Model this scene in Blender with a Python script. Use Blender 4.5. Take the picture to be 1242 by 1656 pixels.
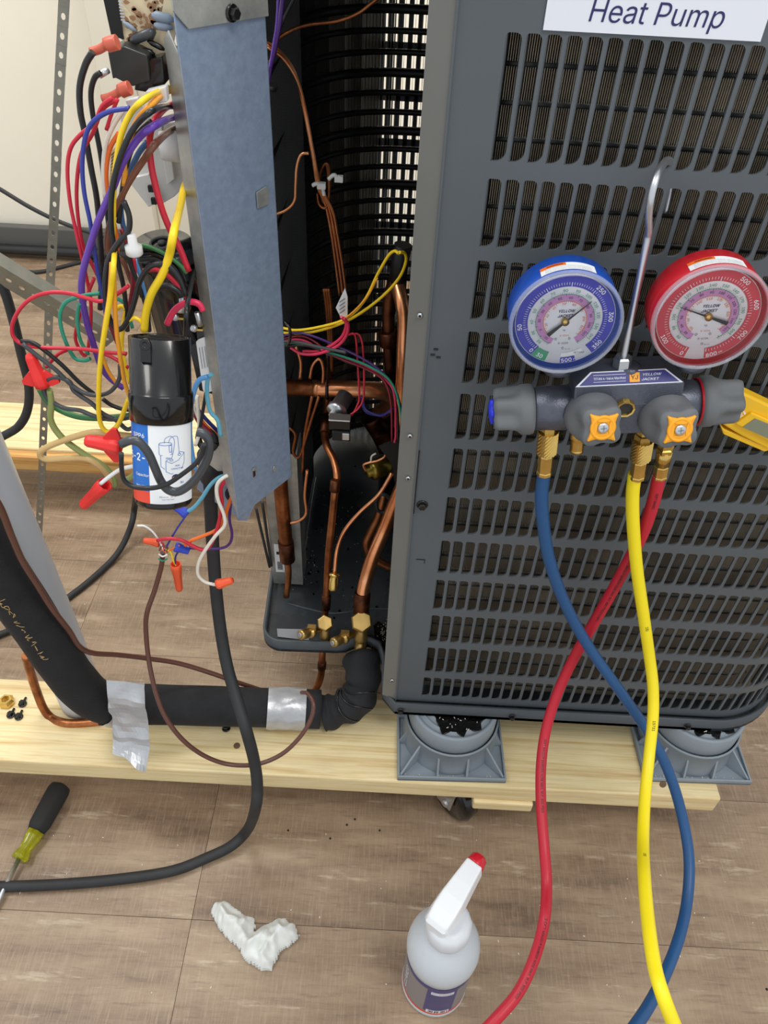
import bpy, bmesh, math, random
from mathutils import Vector, Matrix, noise
from mathutils.geometry import delaunay_2d_cdt
import numpy as np
random.seed(7)
PI = math.pi
for o in list(bpy.data.objects): bpy.data.objects.remove(o)
SC = bpy.context.scene
COL = SC.collection

# ---------------- camera ----------------
FPX = 1244.0; CX, CY = 621.0, 828.0; CAMH = 1.177
_p = math.atan(FPX/1314.0); _r = math.atan(71.0/1312.0)
cF = Vector((0, math.cos(_p), -math.sin(_p))); _U0 = Vector((0, math.sin(_p), math.cos(_p))); _R0 = Vector((1, 0, 0))
cR = _R0*math.cos(_r)+_U0*math.sin(_r); cU = _U0*math.cos(_r)-_R0*math.sin(_r)
cC = Vector((0, 0, CAMH))
cam = bpy.data.cameras.new('camera'); camo = bpy.data.objects.new('camera', cam); COL.objects.link(camo)
m = Matrix((cR, cU, -cF)).transposed().to_4x4(); m.translation = cC; camo.matrix_world = m
cam.sensor_fit = 'VERTICAL'; cam.sensor_height = 36.0; cam.lens = FPX/1656.0*36.0; cam.clip_start = .02
SC.camera = camo
# ---------------- world, light, exposure ----------------
W = bpy.data.worlds.new('world'); SC.world = W; W.use_nodes = True
W.node_tree.nodes['Background'].inputs[0].default_value = (.93, .97, 1, 1)
W.node_tree.nodes['Background'].inputs[1].default_value = .80
def area(loc, rot, sx, sy, e, col=(1, .97, .92)):
    l = bpy.data.lights.new('ceiling_or_fill_lamp', 'AREA'); l.shape = 'RECTANGLE'; l.size = sx; l.size_y = sy; l.energy = e; l.color = col
    o = bpy.data.objects.new('ceiling_or_fill_lamp', l); COL.objects.link(o); o.location = loc; o.rotation_euler = rot
area((.9, -.5, 2.9), (0, 0, 0), 1.3, .6, 26)
area((-1.3, .6, 2.9), (0, 0, 0), .6, 1.3, 22)
area((.0, 1.45, 2.7), (.25, 0, 0), 1.6, .4, 34)  # added fill lamp that brightens the cream back wall
SC.view_settings.view_transform = 'Standard'; SC.view_settings.look = 'None'; SC.view_settings.gamma = 1
SC.view_settings.use_curve_mapping = False; SC.view_settings.exposure = 0.12

def at(px, py, Y=None, Z=None):
    d = cF+cR*((px-CX)/FPX)-cU*((py-CY)/FPX)
    return cC+d*(Y/d.y if Y is not None else (Z-CAMH)/d.z)
def A(px, py, v):                     # v>0: depth plane y=v ; v<0: height plane z=-v
    return at(px, py, Y=v) if v > 0 else at(px, py, Z=-v)
def atd(px, py, t): return cC+(cF+cR*((px-CX)/FPX)-cU*((py-CY)/FPX))*t

# ---------------- materials ----------------
def s2l(c):
    return tuple(((x/255)/12.92 if x/255 <= .04045 else ((x/255+.055)/1.055)**2.4) for x in c)
MATS = {}
def mat(name, rgb, rough=.5, metal=0, var=.0, vscale=8, bump=0, bscale=60, trans=0, alpha=1, stretch=(1, 1, 1), coat=0, spec=None, ior=1.45, rvar=0):
    if name in MATS: return MATS[name]
    M = bpy.data.materials.new(name); M.use_nodes = True; nt = M.node_tree; b = nt.nodes['Principled BSDF']
    c = s2l(rgb); b.inputs['Base Color'].default_value = (*c, 1); b.inputs['Roughness'].default_value = rough
    b.inputs['Metallic'].default_value = metal; b.inputs['IOR'].default_value = ior
    if trans: b.inputs['Transmission Weight'].default_value = trans
    if alpha < 1: b.inputs['Alpha'].default_value = alpha
    if coat: b.inputs['Coat Weight'].default_value = coat
    if spec is not None: b.inputs['Specular IOR Level'].default_value = spec
    tc = nt.nodes.new('ShaderNodeTexCoord'); mp = nt.nodes.new('ShaderNodeMapping'); mp.inputs['Scale'].default_value = stretch
    nt.links.new(tc.outputs['Object'], mp.inputs[0])
    if var or rvar:
        n = nt.nodes.new('ShaderNodeTexNoise'); n.inputs['Scale'].default_value = vscale; n.inputs['Detail'].default_value = 5; n.inputs['Roughness'].default_value = .6
        nt.links.new(mp.outputs[0], n.inputs['Vector'])
        if var:
            r = nt.nodes.new('ShaderNodeValToRGB'); r.color_ramp.elements[0].position = .3; r.color_ramp.elements[1].position = .7
            r.color_ramp.elements[0].color = (*[x*(1-var) for x in c], 1); r.color_ramp.elements[1].color = (*[min(1, x*(1+var)) for x in c], 1)
            nt.links.new(n.outputs['Fac'], r.inputs[0]); nt.links.new(r.outputs[0], b.inputs['Base Color'])
        if rvar:
            q = nt.nodes.new('ShaderNodeMapRange'); q.inputs[1].default_value = .3; q.inputs[2].default_value = .7
            q.inputs[3].default_value = max(0, rough-rvar); q.inputs[4].default_value = min(1, rough+rvar)
            nt.links.new(n.outputs['Fac'], q.inputs[0]); nt.links.new(q.outputs[0], b.inputs['Roughness'])
    if bump:
        n2 = nt.nodes.new('ShaderNodeTexNoise'); n2.inputs['Scale'].default_value = bscale; n2.inputs['Detail'].default_value = 4
        nt.links.new(mp.outputs[0], n2.inputs['Vector'])
        bp = nt.nodes.new('ShaderNodeBump'); bp.inputs['Strength'].default_value = bump; bp.inputs['Distance'].default_value = .002
        nt.links.new(n2.outputs['Fac'], bp.inputs['Height']); nt.links.new(bp.outputs[0], b.inputs['Normal'])
    MATS[name] = M; return M
def ramp_mat(name, rough, stops, scale, stretch, detail=6, bump=.1, bd=.002, distort=0, second=None, objrand=0, extra=None):
    M = bpy.data.materials.new(name); M.use_nodes = True; nt = M.node_tree; b = nt.nodes['Principled BSDF']; b.inputs['Roughness'].default_value = rough
    tc = nt.nodes.new('ShaderNodeTexCoord'); mp = nt.nodes.new('ShaderNodeMapping'); mp.inputs['Scale'].default_value = stretch
    nt.links.new(tc.outputs['Object'], mp.inputs[0])
    vec = mp.outputs[0]
    if objrand:
        oi = nt.nodes.new('ShaderNodeObjectInfo'); ad = nt.nodes.new('ShaderNodeVectorMath'); ad.operation = 'ADD'
        mu = nt.nodes.new('ShaderNodeMath'); mu.operation = 'MULTIPLY'; mu.inputs[1].default_value = 37; nt.links.new(oi.outputs['Random'], mu.inputs[0])
        nt.links.new(mp.outputs[0], ad.inputs[0]); nt.links.new(mu.outputs[0], ad.inputs[1]); vec = ad.outputs[0]
    n = nt.nodes.new('ShaderNodeTexNoise'); n.inputs['Scale'].default_value = scale; n.inputs['Detail'].default_value = detail; n.inputs['Roughness'].default_value = .65; n.inputs['Distortion'].default_value = distort
    nt.links.new(vec, n.inputs['Vector'])
    r = nt.nodes.new('ShaderNodeValToRGB'); cr = r.color_ramp
    while len(cr.elements) < len(stops): cr.elements.new(.5)
    for e, (pos, c) in zip(cr.elements, stops): e.position = pos; e.color = (*s2l(c), 1)
    nt.links.new(n.outputs['Fac'], r.inputs[0]); out = r.outputs[0]
    if second:   # (scale, stretch, strength, thr0, thr1, colour)
        m2 = nt.nodes.new('ShaderNodeMapping'); m2.inputs['Scale'].default_value = second[1]; nt.links.new(tc.outputs['Object'], m2.inputs[0])
        n2 = nt.nodes.new('ShaderNodeTexNoise'); n2.inputs['Scale'].default_value = second[0]; n2.inputs['Detail'].default_value = 8; n2.inputs['Roughness'].default_value = .7
        nt.links.new(m2.outputs[0], n2.inputs['Vector'])
        q = nt.nodes.new('ShaderNodeMapRange'); q.inputs[1].default_value = second[3]; q.inputs[2].default_value = second[4]; q.inputs[4].default_value = second[2]
        nt.links.new(n2.outputs['Fac'], q.inputs[0])
        mx = nt.nodes.new('ShaderNodeMixRGB'); mx.inputs[2].default_value = (*s2l(second[5]), 1)
        nt.links.new(q.outputs[0], mx.inputs[0]); nt.links.new(out, mx.inputs[1]); out = mx.outputs[0]
    if extra: out = extra(nt, tc, out)
    nt.links.new(out, b.inputs['Base Color'])
    bp = nt.nodes.new('ShaderNodeBump'); bp.inputs['Strength'].default_value = bump; bp.inputs['Distance'].default_value = bd
    nt.links.new(n.outputs['Fac'], bp.inputs['Height']); nt.links.new(bp.outputs[0], b.inputs['Normal'])
    MATS[name] = M; return M
def floor_extra(nt, tc, out):         # fine crosswise scratches and worn pale ridges of the printed vinyl
    for sc, st, t0, t1, amt, colr in ((1, (340, 22, 1), .48, .72, .6, (176, 154, 128)), (1, (16, 150, 1), .54, .74, .65, (92, 76, 61)), (1, (7, 46, 1), .58, .66, .5, (200, 184, 160))):
        m2 = nt.nodes.new('ShaderNodeMapping'); m2.inputs['Scale'].default_value = st; nt.links.new(tc.outputs['Object'], m2.inputs[0])
        n2 = nt.nodes.new('ShaderNodeTexNoise'); n2.inputs['Scale'].default_value = sc; n2.inputs['Detail'].default_value = 6; n2.inputs['Roughness'].default_value = .7
        nt.links.new(m2.outputs[0], n2.inputs['Vector'])
        q = nt.nodes.new('ShaderNodeMapRange'); q.inputs[1].default_value = t0; q.inputs[2].default_value = t1; q.inputs[4].default_value = amt
        nt.links.new(n2.outputs['Fac'], q.inputs[0])
        mx = nt.nodes.new('ShaderNodeMixRGB'); mx.inputs[2].default_value = (*s2l(colr), 1)
        nt.links.new(q.outputs[0], mx.inputs[0]); nt.links.new(out, mx.inputs[1]); out = mx.outputs[0]
    return out
ramp_mat('vinyl', .42, [(.3, (104, 83, 65)), (.43, (136, 113, 91)), (.56, (154, 131, 107)), (.72, (178, 156, 130))], 3.0, (1.2, 5.5, 1), bump=.15, objrand=1, extra=floor_extra)
ramp_mat('pine', .6, [(.25, (196, 160, 100)), (.42, (222, 198, 146)), (.55, (236, 218, 172)), (.75, (216, 190, 132))], 4.0, (1.0, 34, 30), bump=.2, distort=.6,
         second=(2.2, (.5, 14, 12), .5, .52, .7, (190, 148, 86)))
ramp_mat('pine_amber', .55, [(.25, (150, 98, 46)), (.45, (196, 142, 76)), (.6, (214, 172, 104)), (.8, (188, 134, 70))], 4.0, (1.0, 34, 30), bump=.2, distort=.6)
ramp_mat('galvanised', .45, [(.3, (134, 150, 174)), (.5, (143, 160, 184)), (.7, (152, 168, 193))], 140, (1, 1, 1), bump=.05)
MATS['galvanised'].node_tree.nodes['Principled BSDF'].inputs['Metallic'].default_value = .45
ramp_mat('zinc', .36, [(.3, (150, 152, 150)), (.5, (176, 177, 172)), (.7, (200, 200, 194))], 30, (1, 1, 1), bump=.05)
MATS['zinc'].node_tree.nodes['Principled BSDF'].inputs['Metallic'].default_value = .6
def copper(name, c0, c1, c2, rough=.28):
    ramp_mat(name, rough, [(.3, c0), (.5, c1), (.68, c2)], 22, (1, 1, 1), bump=.04); MATS[name].node_tree.nodes['Principled BSDF'].inputs['Metallic'].default_value = .92
copper('copper', (214, 134, 88), (236, 160, 112), (246, 184, 140)); copper('copper_dark', (88, 52, 34), (150, 92, 56), (196, 128, 84), .38); copper('copper_burnt', (38, 22, 18), (84, 48, 34), (140, 88, 56), .45)
mat('paint', (86, 92, 97), .42, var=.07, vscale=5, bump=.06, bscale=400)
mat('paint_dark', (70, 75, 80), .42, var=.1, vscale=6, bump=.06, bscale=400)
mat('paint_lit', (112, 112, 108), .4, var=.08, vscale=5)  # same paint, its colour lightened for the reflection on the corner post
mat('coil_black', (30, 30, 30), .4, var=.2, vscale=30)
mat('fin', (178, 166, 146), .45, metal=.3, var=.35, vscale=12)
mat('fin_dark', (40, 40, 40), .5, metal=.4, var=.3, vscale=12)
mat('brass_dull', (182, 152, 92), .36, metal=.9, var=.15, vscale=60); mat('steel_dull', (138, 136, 126), .45, metal=.5, var=.15, vscale=30); mat('pan_dark', (58, 62, 66), .3, var=.35, vscale=9, rvar=.18)
mat('brass', (218, 184, 104), .26, metal=.95, var=.12, vscale=60)
mat('brass_dark', (132, 116, 50), .3, metal=.9, var=.3, vscale=60)
mat('knot_brown', (104, 80, 60), .6); mat('steel', (205, 208, 212), .34, metal=.95)
mat('foam', (34, 35, 38), .85, var=.2, vscale=40, bump=.5, bscale=300)
mat('rubber', (44, 45, 47), .62, var=.18, vscale=30, bump=.1)
mat('black_plastic', (14, 14, 15), .22, coat=.3)
mat('black_matte', (20, 20, 21), .5)
mat('relay', (46, 48, 47), .35)
mat('white_paper', (236, 238, 240), .5); mat('sign_white', (226, 229, 238), .35)
mat('ink_navy', (42, 42, 96), .5); mat('ink_black', (34, 34, 36), .5); mat('ink_grey', (140, 142, 148), .5); mat('ink_blue', (70, 120, 190), .5)
mat('label_blue', (36, 108, 196), .35); mat('label_red', (228, 74, 50), .4)
mat('pvc', (206, 212, 220), .35, var=.03); mat('pvc_white', (240, 241, 240), .3)
mat('duct_tape', (186, 188, 192), .3, metal=.35, var=.08, vscale=50, bump=.25, bscale=120)
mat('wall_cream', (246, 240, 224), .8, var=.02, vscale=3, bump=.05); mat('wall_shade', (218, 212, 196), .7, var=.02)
mat('base_grey', (92, 92, 90), .6); mat('base_black', (40, 41, 42), .3); mat('base_white', (238, 234, 222), .5)
mat('foot_grey', (136, 146, 155), .5, var=.05, vscale=20, bump=.05)
mat('manifold', (92, 96, 108), .3, metal=.55, var=.08, vscale=200, bump=.2, bscale=900)
mat('knob_grey', (104, 107, 110), .62, var=.05, vscale=40); mat('orange_cap', (246, 168, 34), .4); mat('blue_cap', (36, 54, 214), .3)
mat('gauge_blue', (18, 74, 172), .38, coat=.2); mat('gauge_red', (196, 26, 40), .38, coat=.2)
mat('dial_white', (252, 252, 255), .5); mat('dial_blue', (60, 62, 186), .5); mat('dial_red', (214, 62, 76), .5); mat('dial_pink', (214, 150, 206), .5); mat('dial_green', (66, 168, 124), .5)
mat('dial_orange', (232, 120, 90), .5); mat('needle', (26, 26, 28), .4); mat('warn_orange', (238, 110, 34), .4)
mat('hose_blue', (32, 78, 126), .4, var=.05); mat('hose_red', (186, 30, 50), .42, var=.05); mat('hose_yellow', (244, 222, 30), .38, var=.04)
mat('tester_yellow', (242, 190, 32), .35, coat=.2); mat('lcd', (128, 132, 112), .25)
mat('nut_red', (232, 50, 48), .4); mat('nut_orange', (238, 92, 52), .4); mat('nut_blue', (54, 76, 190), .4); mat('spade', (206, 100, 78), .3, alpha=.92)
mat('clear_cap', (226, 226, 226), .35, alpha=.9)
mat('handle_black', (38, 38, 38), .8, bump=.1, bscale=500); mat('amber', (196, 196, 30), .12, trans=.7)
mat('bottle', (226, 234, 242), .3, trans=.25, var=.02); mat('spray_collar', (214, 218, 224), .35); mat('sprayer_white', (236, 239, 243), .28); mat('sprayer_red', (206, 28, 44), .25, coat=.3)
mat('bottle_label', (138, 132, 134), .35); mat('bottle_navy', (52, 54, 122), .35)
mat('tissue', (226, 229, 226), .9, var=.03, bump=.2, bscale=80); mat('chip', (232, 224, 206), .7); mat('tar', (8, 8, 9), .15, bump=.8, bscale=160)
mat('pcb', (222, 206, 172), .55, var=.06, vscale=30); mat('trace', (158, 118, 84), .5); mat('resistor', (136, 150, 166), .4)
mat('frosted', (206, 206, 204), .3, alpha=.95); mat('contact_white', (214, 213, 208), .45, var=.05)
for n, c in dict(w_black=(30, 31, 34), w_dgrey=(64, 67, 71), w_red=(200, 36, 58), w_pink=(228, 52, 92), w_maroon=(128, 26, 42), w_blue=(48, 60, 150), w_sky=(84, 148, 206), w_cyan=(96, 168, 194), w_navy=(44, 42, 122),
                 w_purple=(98, 60, 164), w_dpurple=(72, 38, 112), w_white=(232, 226, 214), w_orange=(240, 116, 44), w_yellow=(250, 212, 32), w_yelor=(244, 164, 44), w_brown=(118, 72, 52), w_cable=(96, 60, 50), w_green=(54, 118, 66),
                 w_teal=(36, 142, 116), w_olive=(140, 150, 88), w_tan=(200, 168, 112), w_twhite=(240, 240, 240), w_steelblue=(52, 92, 140)).items(): mat(n, c, .35, var=.04, vscale=60, coat=.15)
# thin clear plastic (gauge lens)
L_ = bpy.data.materials.new('lens'); L_.use_nodes = True; nt = L_.node_tree; nt.nodes.clear()
o_ = nt.nodes.new('ShaderNodeOutputMaterial'); t_ = nt.nodes.new('ShaderNodeBsdfTransparent'); g_ = nt.nodes.new('ShaderNodeBsdfGlossy'); f_ = nt.nodes.new('ShaderNodeFresnel'); x_ = nt.nodes.new('ShaderNodeMixShader')
g_.inputs['Roughness'].default_value = .08; f_.inputs[0].default_value = 1.45
nt.links.new(f_.outputs[0], x_.inputs[0]); nt.links.new(t_.outputs[0], x_.inputs[1]); nt.links.new(g_.outputs[0], x_.inputs[2]); nt.links.new(x_.outputs[0], o_.inputs[0]); MATS['lens'] = L_
B_ = bpy.data.materials.new('bezel_clear'); B_.use_nodes = True; b_ = B_.node_tree.nodes['Principled BSDF']; b_.inputs['Base Color'].default_value = (.8, .84, .95, 1); b_.inputs['Roughness'].default_value = .1; b_.inputs['Alpha'].default_value = .28; MATS['bezel_clear'] = B_

def mesh_panel():
    M = mat('mesh_panel', (104, 106, 108), .5); nt = M.node_tree; b = nt.nodes['Principled BSDF']
    tc = nt.nodes.new('ShaderNodeTexCoord'); mp = nt.nodes.new('ShaderNodeMapping'); mp.inputs['Rotation'].default_value = (.9, 0, 0); nt.links.new(tc.outputs['Object'], mp.inputs[0])
    w = nt.nodes.new('ShaderNodeTexWave'); w.inputs['Scale'].default_value = 62; w.bands_direction = 'Z'; nt.links.new(mp.outputs[0], w.inputs['Vector'])
    bp = nt.nodes.new('ShaderNodeBump'); bp.inputs['Strength'].default_value = .7; bp.inputs['Distance'].default_value = .002; nt.links.new(w.outputs['Fac'], bp.inputs['Height']); nt.links.new(bp.outputs[0], b.inputs['Normal'])
mesh_panel()
# ---------------- mesh builder ----------------
def catmull(P, k=6):
    P = [Vector(p) for p in P]
    if len(P) < 3: return P
    Q = [P[0]*2-P[1]]+P+[P[-1]*2-P[-2]]; out = []
    for i in range(1, len(Q)-2):
        a, b, c, d = Q[i-1:i+3]
        for j in range(k):
            t = j/k; out.append(.5*((2*b)+(c-a)*t+(2*a-5*b+4*c-d)*t*t+(3*b-a-3*c+d)*t**3))
    out.append(P[-1]); return out
def frame(z, up=None):
    z = Vector(z).normalized(); u = Vector(up) if up else (Vector((0, 0, 1)) if abs(z.z) < .9 else Vector((0, 1, 0)))
    x = u.cross(z)
    if x.length < 1e-6: x = Vector((1, 0, 0))
    x.normalize(); y = z.cross(x); return x, y, z
def mframe(o, z, up=None):            # matrix: local z -> z axis, local y ~ up
    x, y, z = frame(z, up); M = Matrix((x, y, z)).transposed().to_4x4(); M.translation = Vector(o); return M
ORG = {}
try: FONT = bpy.data.fonts.load(bpy.utils.system_resource('DATAFILES')+'/fonts/Inter.woff2')
except Exception: FONT = None
GLY = {}
def glyphs(txt, shear, bold, align):   # outline of the string, thickened by `bold`, filled by winding number
    cu = bpy.data.curves.new('t', 'FONT'); cu.body = txt; cu.font = FONT or cu.font; cu.size = 1; cu.align_x = align; cu.align_y = 'CENTER'; cu.resolution_u = 2; cu.shear = shear; cu.fill_mode = 'NONE'
    ob = bpy.data.objects.new('t', cu); COL.objects.link(ob); me = bpy.data.meshes.new_from_object(ob.evaluated_get(bpy.context.evaluated_depsgraph_get()))
    V = [v.co.to_2d() for v in me.vertices]; E = [tuple(e.vertices) for e in me.edges]
    bpy.data.objects.remove(ob); bpy.data.curves.remove(cu); bpy.data.meshes.remove(me)
    if not V: return [], []
    nx = {}; pv = {}
    for a, b in E:
        if abs(a-b) == 1: a, b = min(a, b), max(a, b)
        else: a, b = max(a, b), min(a, b)
        nx[a] = b; pv[b] = a
    E = [(a, b) for a, b in nx.items()]
    def area(Q): return sum(Q[a].x*Q[b].y-Q[b].x*Q[a].y for a, b in E)/2
    sg = 1 if area(V) > 0 else -1
    if bold:
        W_ = []
        for i, v in enumerate(V):
            if i in nx and i in pv:
                d = (V[nx[i]]-V[pv[i]])
                if d.length > 1e-9: d.normalize(); v = v+Vector((d.y, -d.x))*sg*bold*.8
            W_.append(v)
        V = W_
    r = delaunay_2d_cdt(V, E, [], 1, 1e-7)
    P = np.array([(p.x, p.y) for p in r[0]]); T_ = np.array([f for f in r[2]])
    if len(T_) == 0: return [], []
    C_ = P[T_].mean(axis=1); A_ = np.array([V[a] for a, b in E]); B_ = np.array([V[b] for a, b in E])
    cx, cy = C_[:, :1], C_[:, 1:]; ax, ay, bx, by = A_[:, 0], A_[:, 1], B_[:, 0], B_[:, 1]
    up = (ay <= cy) & (by > cy); dn = (ay > cy) & (by <= cy); lf = (bx-ax)*(cy-ay)-(cx-ax)*(by-ay)
    wn = (up & (lf > 0)).sum(1)-(dn & (lf < 0)).sum(1)
    return [Vector((p[0], p[1], 0)) for p in P], [list(map(int, t)) for t, w in zip(T_, wn) if w != 0]
class MB:
    def __init__(s, m='paint', T=None): s.V = []; s.F = []; s.K = []; s.S = []; s.mats = []; s.T = T; s.use(m)
    def use(s, m):
        if m not in s.mats: s.mats.append(m)
        s.mi = s.mats.index(m); return s
    def add(s, vs, fs, smooth=False, T=None):
        b = len(s.V)
        for v in vs:
            v = Vector(v)
            if T is not None: v = T@v
            if s.T is not None: v = s.T@v
            s.V.append(v)
        for f in fs: s.F.append([b+i for i in f]); s.K.append(s.mi); s.S.append(smooth)
        return s
    def box(s, c, d, T=None):
        x, y, z = c; a, b, e = d[0]/2, d[1]/2, d[2]/2
        vs = [(x+i*a, y+j*b, z+k*e) for k in (-1, 1) for j in (-1, 1) for i in (-1, 1)]
        return s.add(vs, [(0, 2, 3, 1), (4, 5, 7, 6), (0, 1, 5, 4), (2, 6, 7, 3), (0, 4, 6, 2), (1, 3, 7, 5)], T=T)
    def tube(s, P, r, n=10, k=6, smooth=True, raw=False):
        Q = [Vector(p) for p in P] if raw else catmull(P, k); N = len(Q)
        rs = r if callable(r) else (lambda t: r)
        T0 = (Q[1]-Q[0]).normalized(); x, y, _ = frame(T0); vs = []; fs = []
        for i, q in enumerate(Q):
            t = (Q[min(i+1, N-1)]-Q[max(i-1, 0)]);
            if t.length < 1e-9: t = T0
            t.normalize(); x = (x-t*x.dot(t)).normalized(); y = t.cross(x); R = rs(i/(N-1))
            for j in range(n): a = 2*PI*j/n; vs.append(q+x*(R*math.cos(a))+y*(R*math.sin(a)))
        for i in range(N-1):
            for j in range(n): fs.append((i*n+j, i*n+(j+1) % n, (i+1)*n+(j+1) % n, (i+1)*n+j))
        s.add(vs, fs, smooth); b = len(s.V)-len(vs)
        s.F.append([b+j for j in range(n)][::-1]); s.K.append(s.mi); s.S.append(False)
        s.F.append([b+(N-1)*n+j for j in range(n)]); s.K.append(s.mi); s.S.append(False); return s
    def lathe(s, prof, n=24, T=None, smooth=True, caps=True, rfn=None):
        vs = []; fs = []
        for r, z in prof:
            for j in range(n):
                a = 2*PI*j/n; q = r*(rfn(a, z) if rfn else 1); vs.append((q*math.cos(a), q*math.sin(a), z))
        for i in range(len(prof)-1):
            for j in range(n): fs.append((i*n+j, i*n+(j+1) % n, (i+1)*n+(j+1) % n, (i+1)*n+j))
        s.add(vs, fs, smooth, T)
        if caps:
            b = len(s.V)-len(vs)
            if prof[0][0] > 1e-6: s.F.append([b+j for j in range(n)][::-1]); s.K.append(s.mi); s.S.append(False)
            if prof[-1][0] > 1e-6: s.F.append([b+(len(prof)-1)*n+j for j in range(n)]); s.K.append(s.mi); s.S.append(False)
        return s
    def cyl(s, a, b, r, n=16, r2=None, smooth=True):
        a = Vector(a); b = Vector(b); return s.lathe([(r, 0), (r if r2 is None else r2, (b-a).length)], n, mframe(a, b-a), smooth)
    def prism(s, poly, z0, z1, T=None, smooth=False):
        n = len(poly); vs = [(x, y, z0) for x, y in poly]+[(x, y, z1) for x, y in poly]
        fs = [list(range(n))[::-1], list(range(n, 2*n))]+[(i, (i+1) % n, n+(i+1) % n, n+i) for i in range(n)]
        return s.add(vs, fs, smooth, T)
    def slab(s, P, nrm):              # thick plate: 3D polygon extruded by vector nrm
        P = [Vector(p) for p in P]; nrm = Vector(nrm); n = len(P)
        return s.add(P+[p+nrm for p in P], [list(range(n))[::-1], list(range(n, 2*n))]+[(i, (i+1) % n, n+(i+1) % n, n+i) for i in range(n)])
    def ring(s, r0, r1, a0, a1, z, n=40, T=None, h=0):
        vs = []; fs = []
        for i in range(n+1):
            a = a0+(a1-a0)*i/n; vs += [(r0*math.cos(a), r0*math.sin(a), z), (r1*math.cos(a), r1*math.sin(a), z)]
        for i in range(n): fs.append((2*i, 2*i+1, 2*i+3, 2*i+2))
        return s.add(vs, fs, False, T)
    def text(s, txt, h, fn, m, width=None, shear=0, bold=0, align='CENTER', T=None):
        s.use(m); key = (txt, shear, bold, align)
        if key not in GLY: GLY[key] = glyphs(*key)
        vs, fs = GLY[key]
        if not vs: return s
        x0 = min(v.x for v in vs); x1 = max(v.x for v in vs); k = h/.72; kx = (width/(x1-x0)) if width else k
        return s.add([fn(v.x*kx, v.y*k) for v in vs], fs, T=T)
    def build(s, name, parent=None, org=None, label=None, bevel=0, kind=None, cat=None, group=None, solid=0, subd=0):
        me = bpy.data.meshes.new(name); o = bpy.data.objects.new(name, me); COL.objects.link(o)
        if parent is not None: L = ORG[parent.name]; o.parent = parent
        else:
            L = Vector(org) if org is not None else Vector((sum(v.x for v in s.V)/len(s.V), sum(v.y for v in s.V)/len(s.V), min(v.z for v in s.V))); o.location = L
        ORG[o.name] = L
        me.from_pydata([v-L for v in s.V], [], s.F)
        for n in s.mats: me.materials.append(MATS[n])
        me.polygons.foreach_set('material_index', s.K); me.polygons.foreach_set('use_smooth', s.S); me.update()
        if solid: q = o.modifiers.new('s', 'SOLIDIFY'); q.thickness = solid; q.offset = 0
        if bevel: q = o.modifiers.new('b', 'BEVEL'); q.width = bevel; q.segments = 2; q.limit_method = 'ANGLE'; q.angle_limit = .6
        if subd: q = o.modifiers.new('d', 'SUBSURF'); q.levels = subd; q.render_levels = subd
        if label: o['label'] = label
        if kind: o['kind'] = kind
        if cat: o['category'] = cat
        if group: o['group'] = group
        return o
def thing(name, label, cat, loc, group=None, kind=None):
    o = bpy.data.objects.new(name, None); o.empty_display_size = .02; COL.objects.link(o); o.location = loc; ORG[o.name] = Vector(loc)
    if label: o['label'] = label
    if cat: o['category'] = cat
    if group: o['group'] = group
    if kind: o['kind'] = kind
    return o
def pts(txt, Y0, Y1=None):
    q = [tuple(float(v) for v in t.split(',')) for t in txt.split()]; n = len(q); out = []
    for i, t in enumerate(q):
        Y = t[2] if len(t) > 2 else (Y0 if Y1 is None else Y0+(Y1-Y0)*i/max(1, n-1)); out.append(A(t[0], t[1], Y))
    return out
def wire(parent, name, m, r, txt, Y0, Y1=None, **kw):
    b = MB(m); b.tube(pts(txt, Y0, Y1), r, n=8, k=5)
    return b.build(name, parent, **kw)
# ================= THE SETTING =================
fl = MB('knot_brown').box((0.3, 1.2, -.012), (5.0, 3.6, .016)).build('floor', kind='structure', org=(0, 0, -.02))
proto = None
PW, PL = .222, 1.22
seam = at(310, 1487, Z=0)
for r in range(-3, 10):
    for c in range(-2, 3):
        off = (0 if r == -1 else (.37*r) % 1)*PL
        x0 = seam.x+c*PL+off-(PL if off > 0 else 0); y0 = seam.y-PW+(r+1)*PW
        if proto is None:
            proto = MB('vinyl').box((PL/2, PW/2, -.002), (PL-.0006, PW-.0006, .004)).build('plank', fl, bevel=.0002)
            me = proto.data; me.transform(Matrix.Translation(ORG['floor'])); pl = proto
        else: pl = proto.copy(); COL.objects.link(pl)
        pl.location = Vector((x0, y0, 0))-ORG['floor']
WY = 2.44
MB('wall_cream').box((.3, WY+.05, 1.45), (5, .1, 2.9)).build('wall_back', kind='structure')
def wz(py): return at(60, py, Y=WY).z
bb = MB('base_white').box((.3, WY-.008, wz(415)/2), (5, .016, wz(412))).build('baseboard_back', kind='structure')
z0, z1 = at(60, 400, Y=2.40).z, at(60, 366, Y=2.40).z
MB('base_grey').box((-.4, 2.40, (z0+z1)/2), (3.4, .03, z1-z0)).build('trim_1', kind='structure', bevel=.003)
b = MB('base_black'); zz = at(60, 405, Y=2.36).z; b.tube([(-2.0, 2.36, zz), (1.2, 2.36, zz)], .016, 14, raw=True)
b.build('rail_pipe', label='glossy black pipe running low along the cream back wall', cat='pipe')
# cream wall return (door frame) behind the wires
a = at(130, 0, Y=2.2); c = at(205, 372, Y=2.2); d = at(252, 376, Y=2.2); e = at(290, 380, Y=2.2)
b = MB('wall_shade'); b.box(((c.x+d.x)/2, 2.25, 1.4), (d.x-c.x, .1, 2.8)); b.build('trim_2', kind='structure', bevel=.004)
b = MB('wall_shade'); b.box(((e.x+d.x)/2+.05, 2.29, 1.4), (e.x-d.x+.1, .1, 2.8)); b.build('trim_3', kind='structure', bevel=.004)

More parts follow.
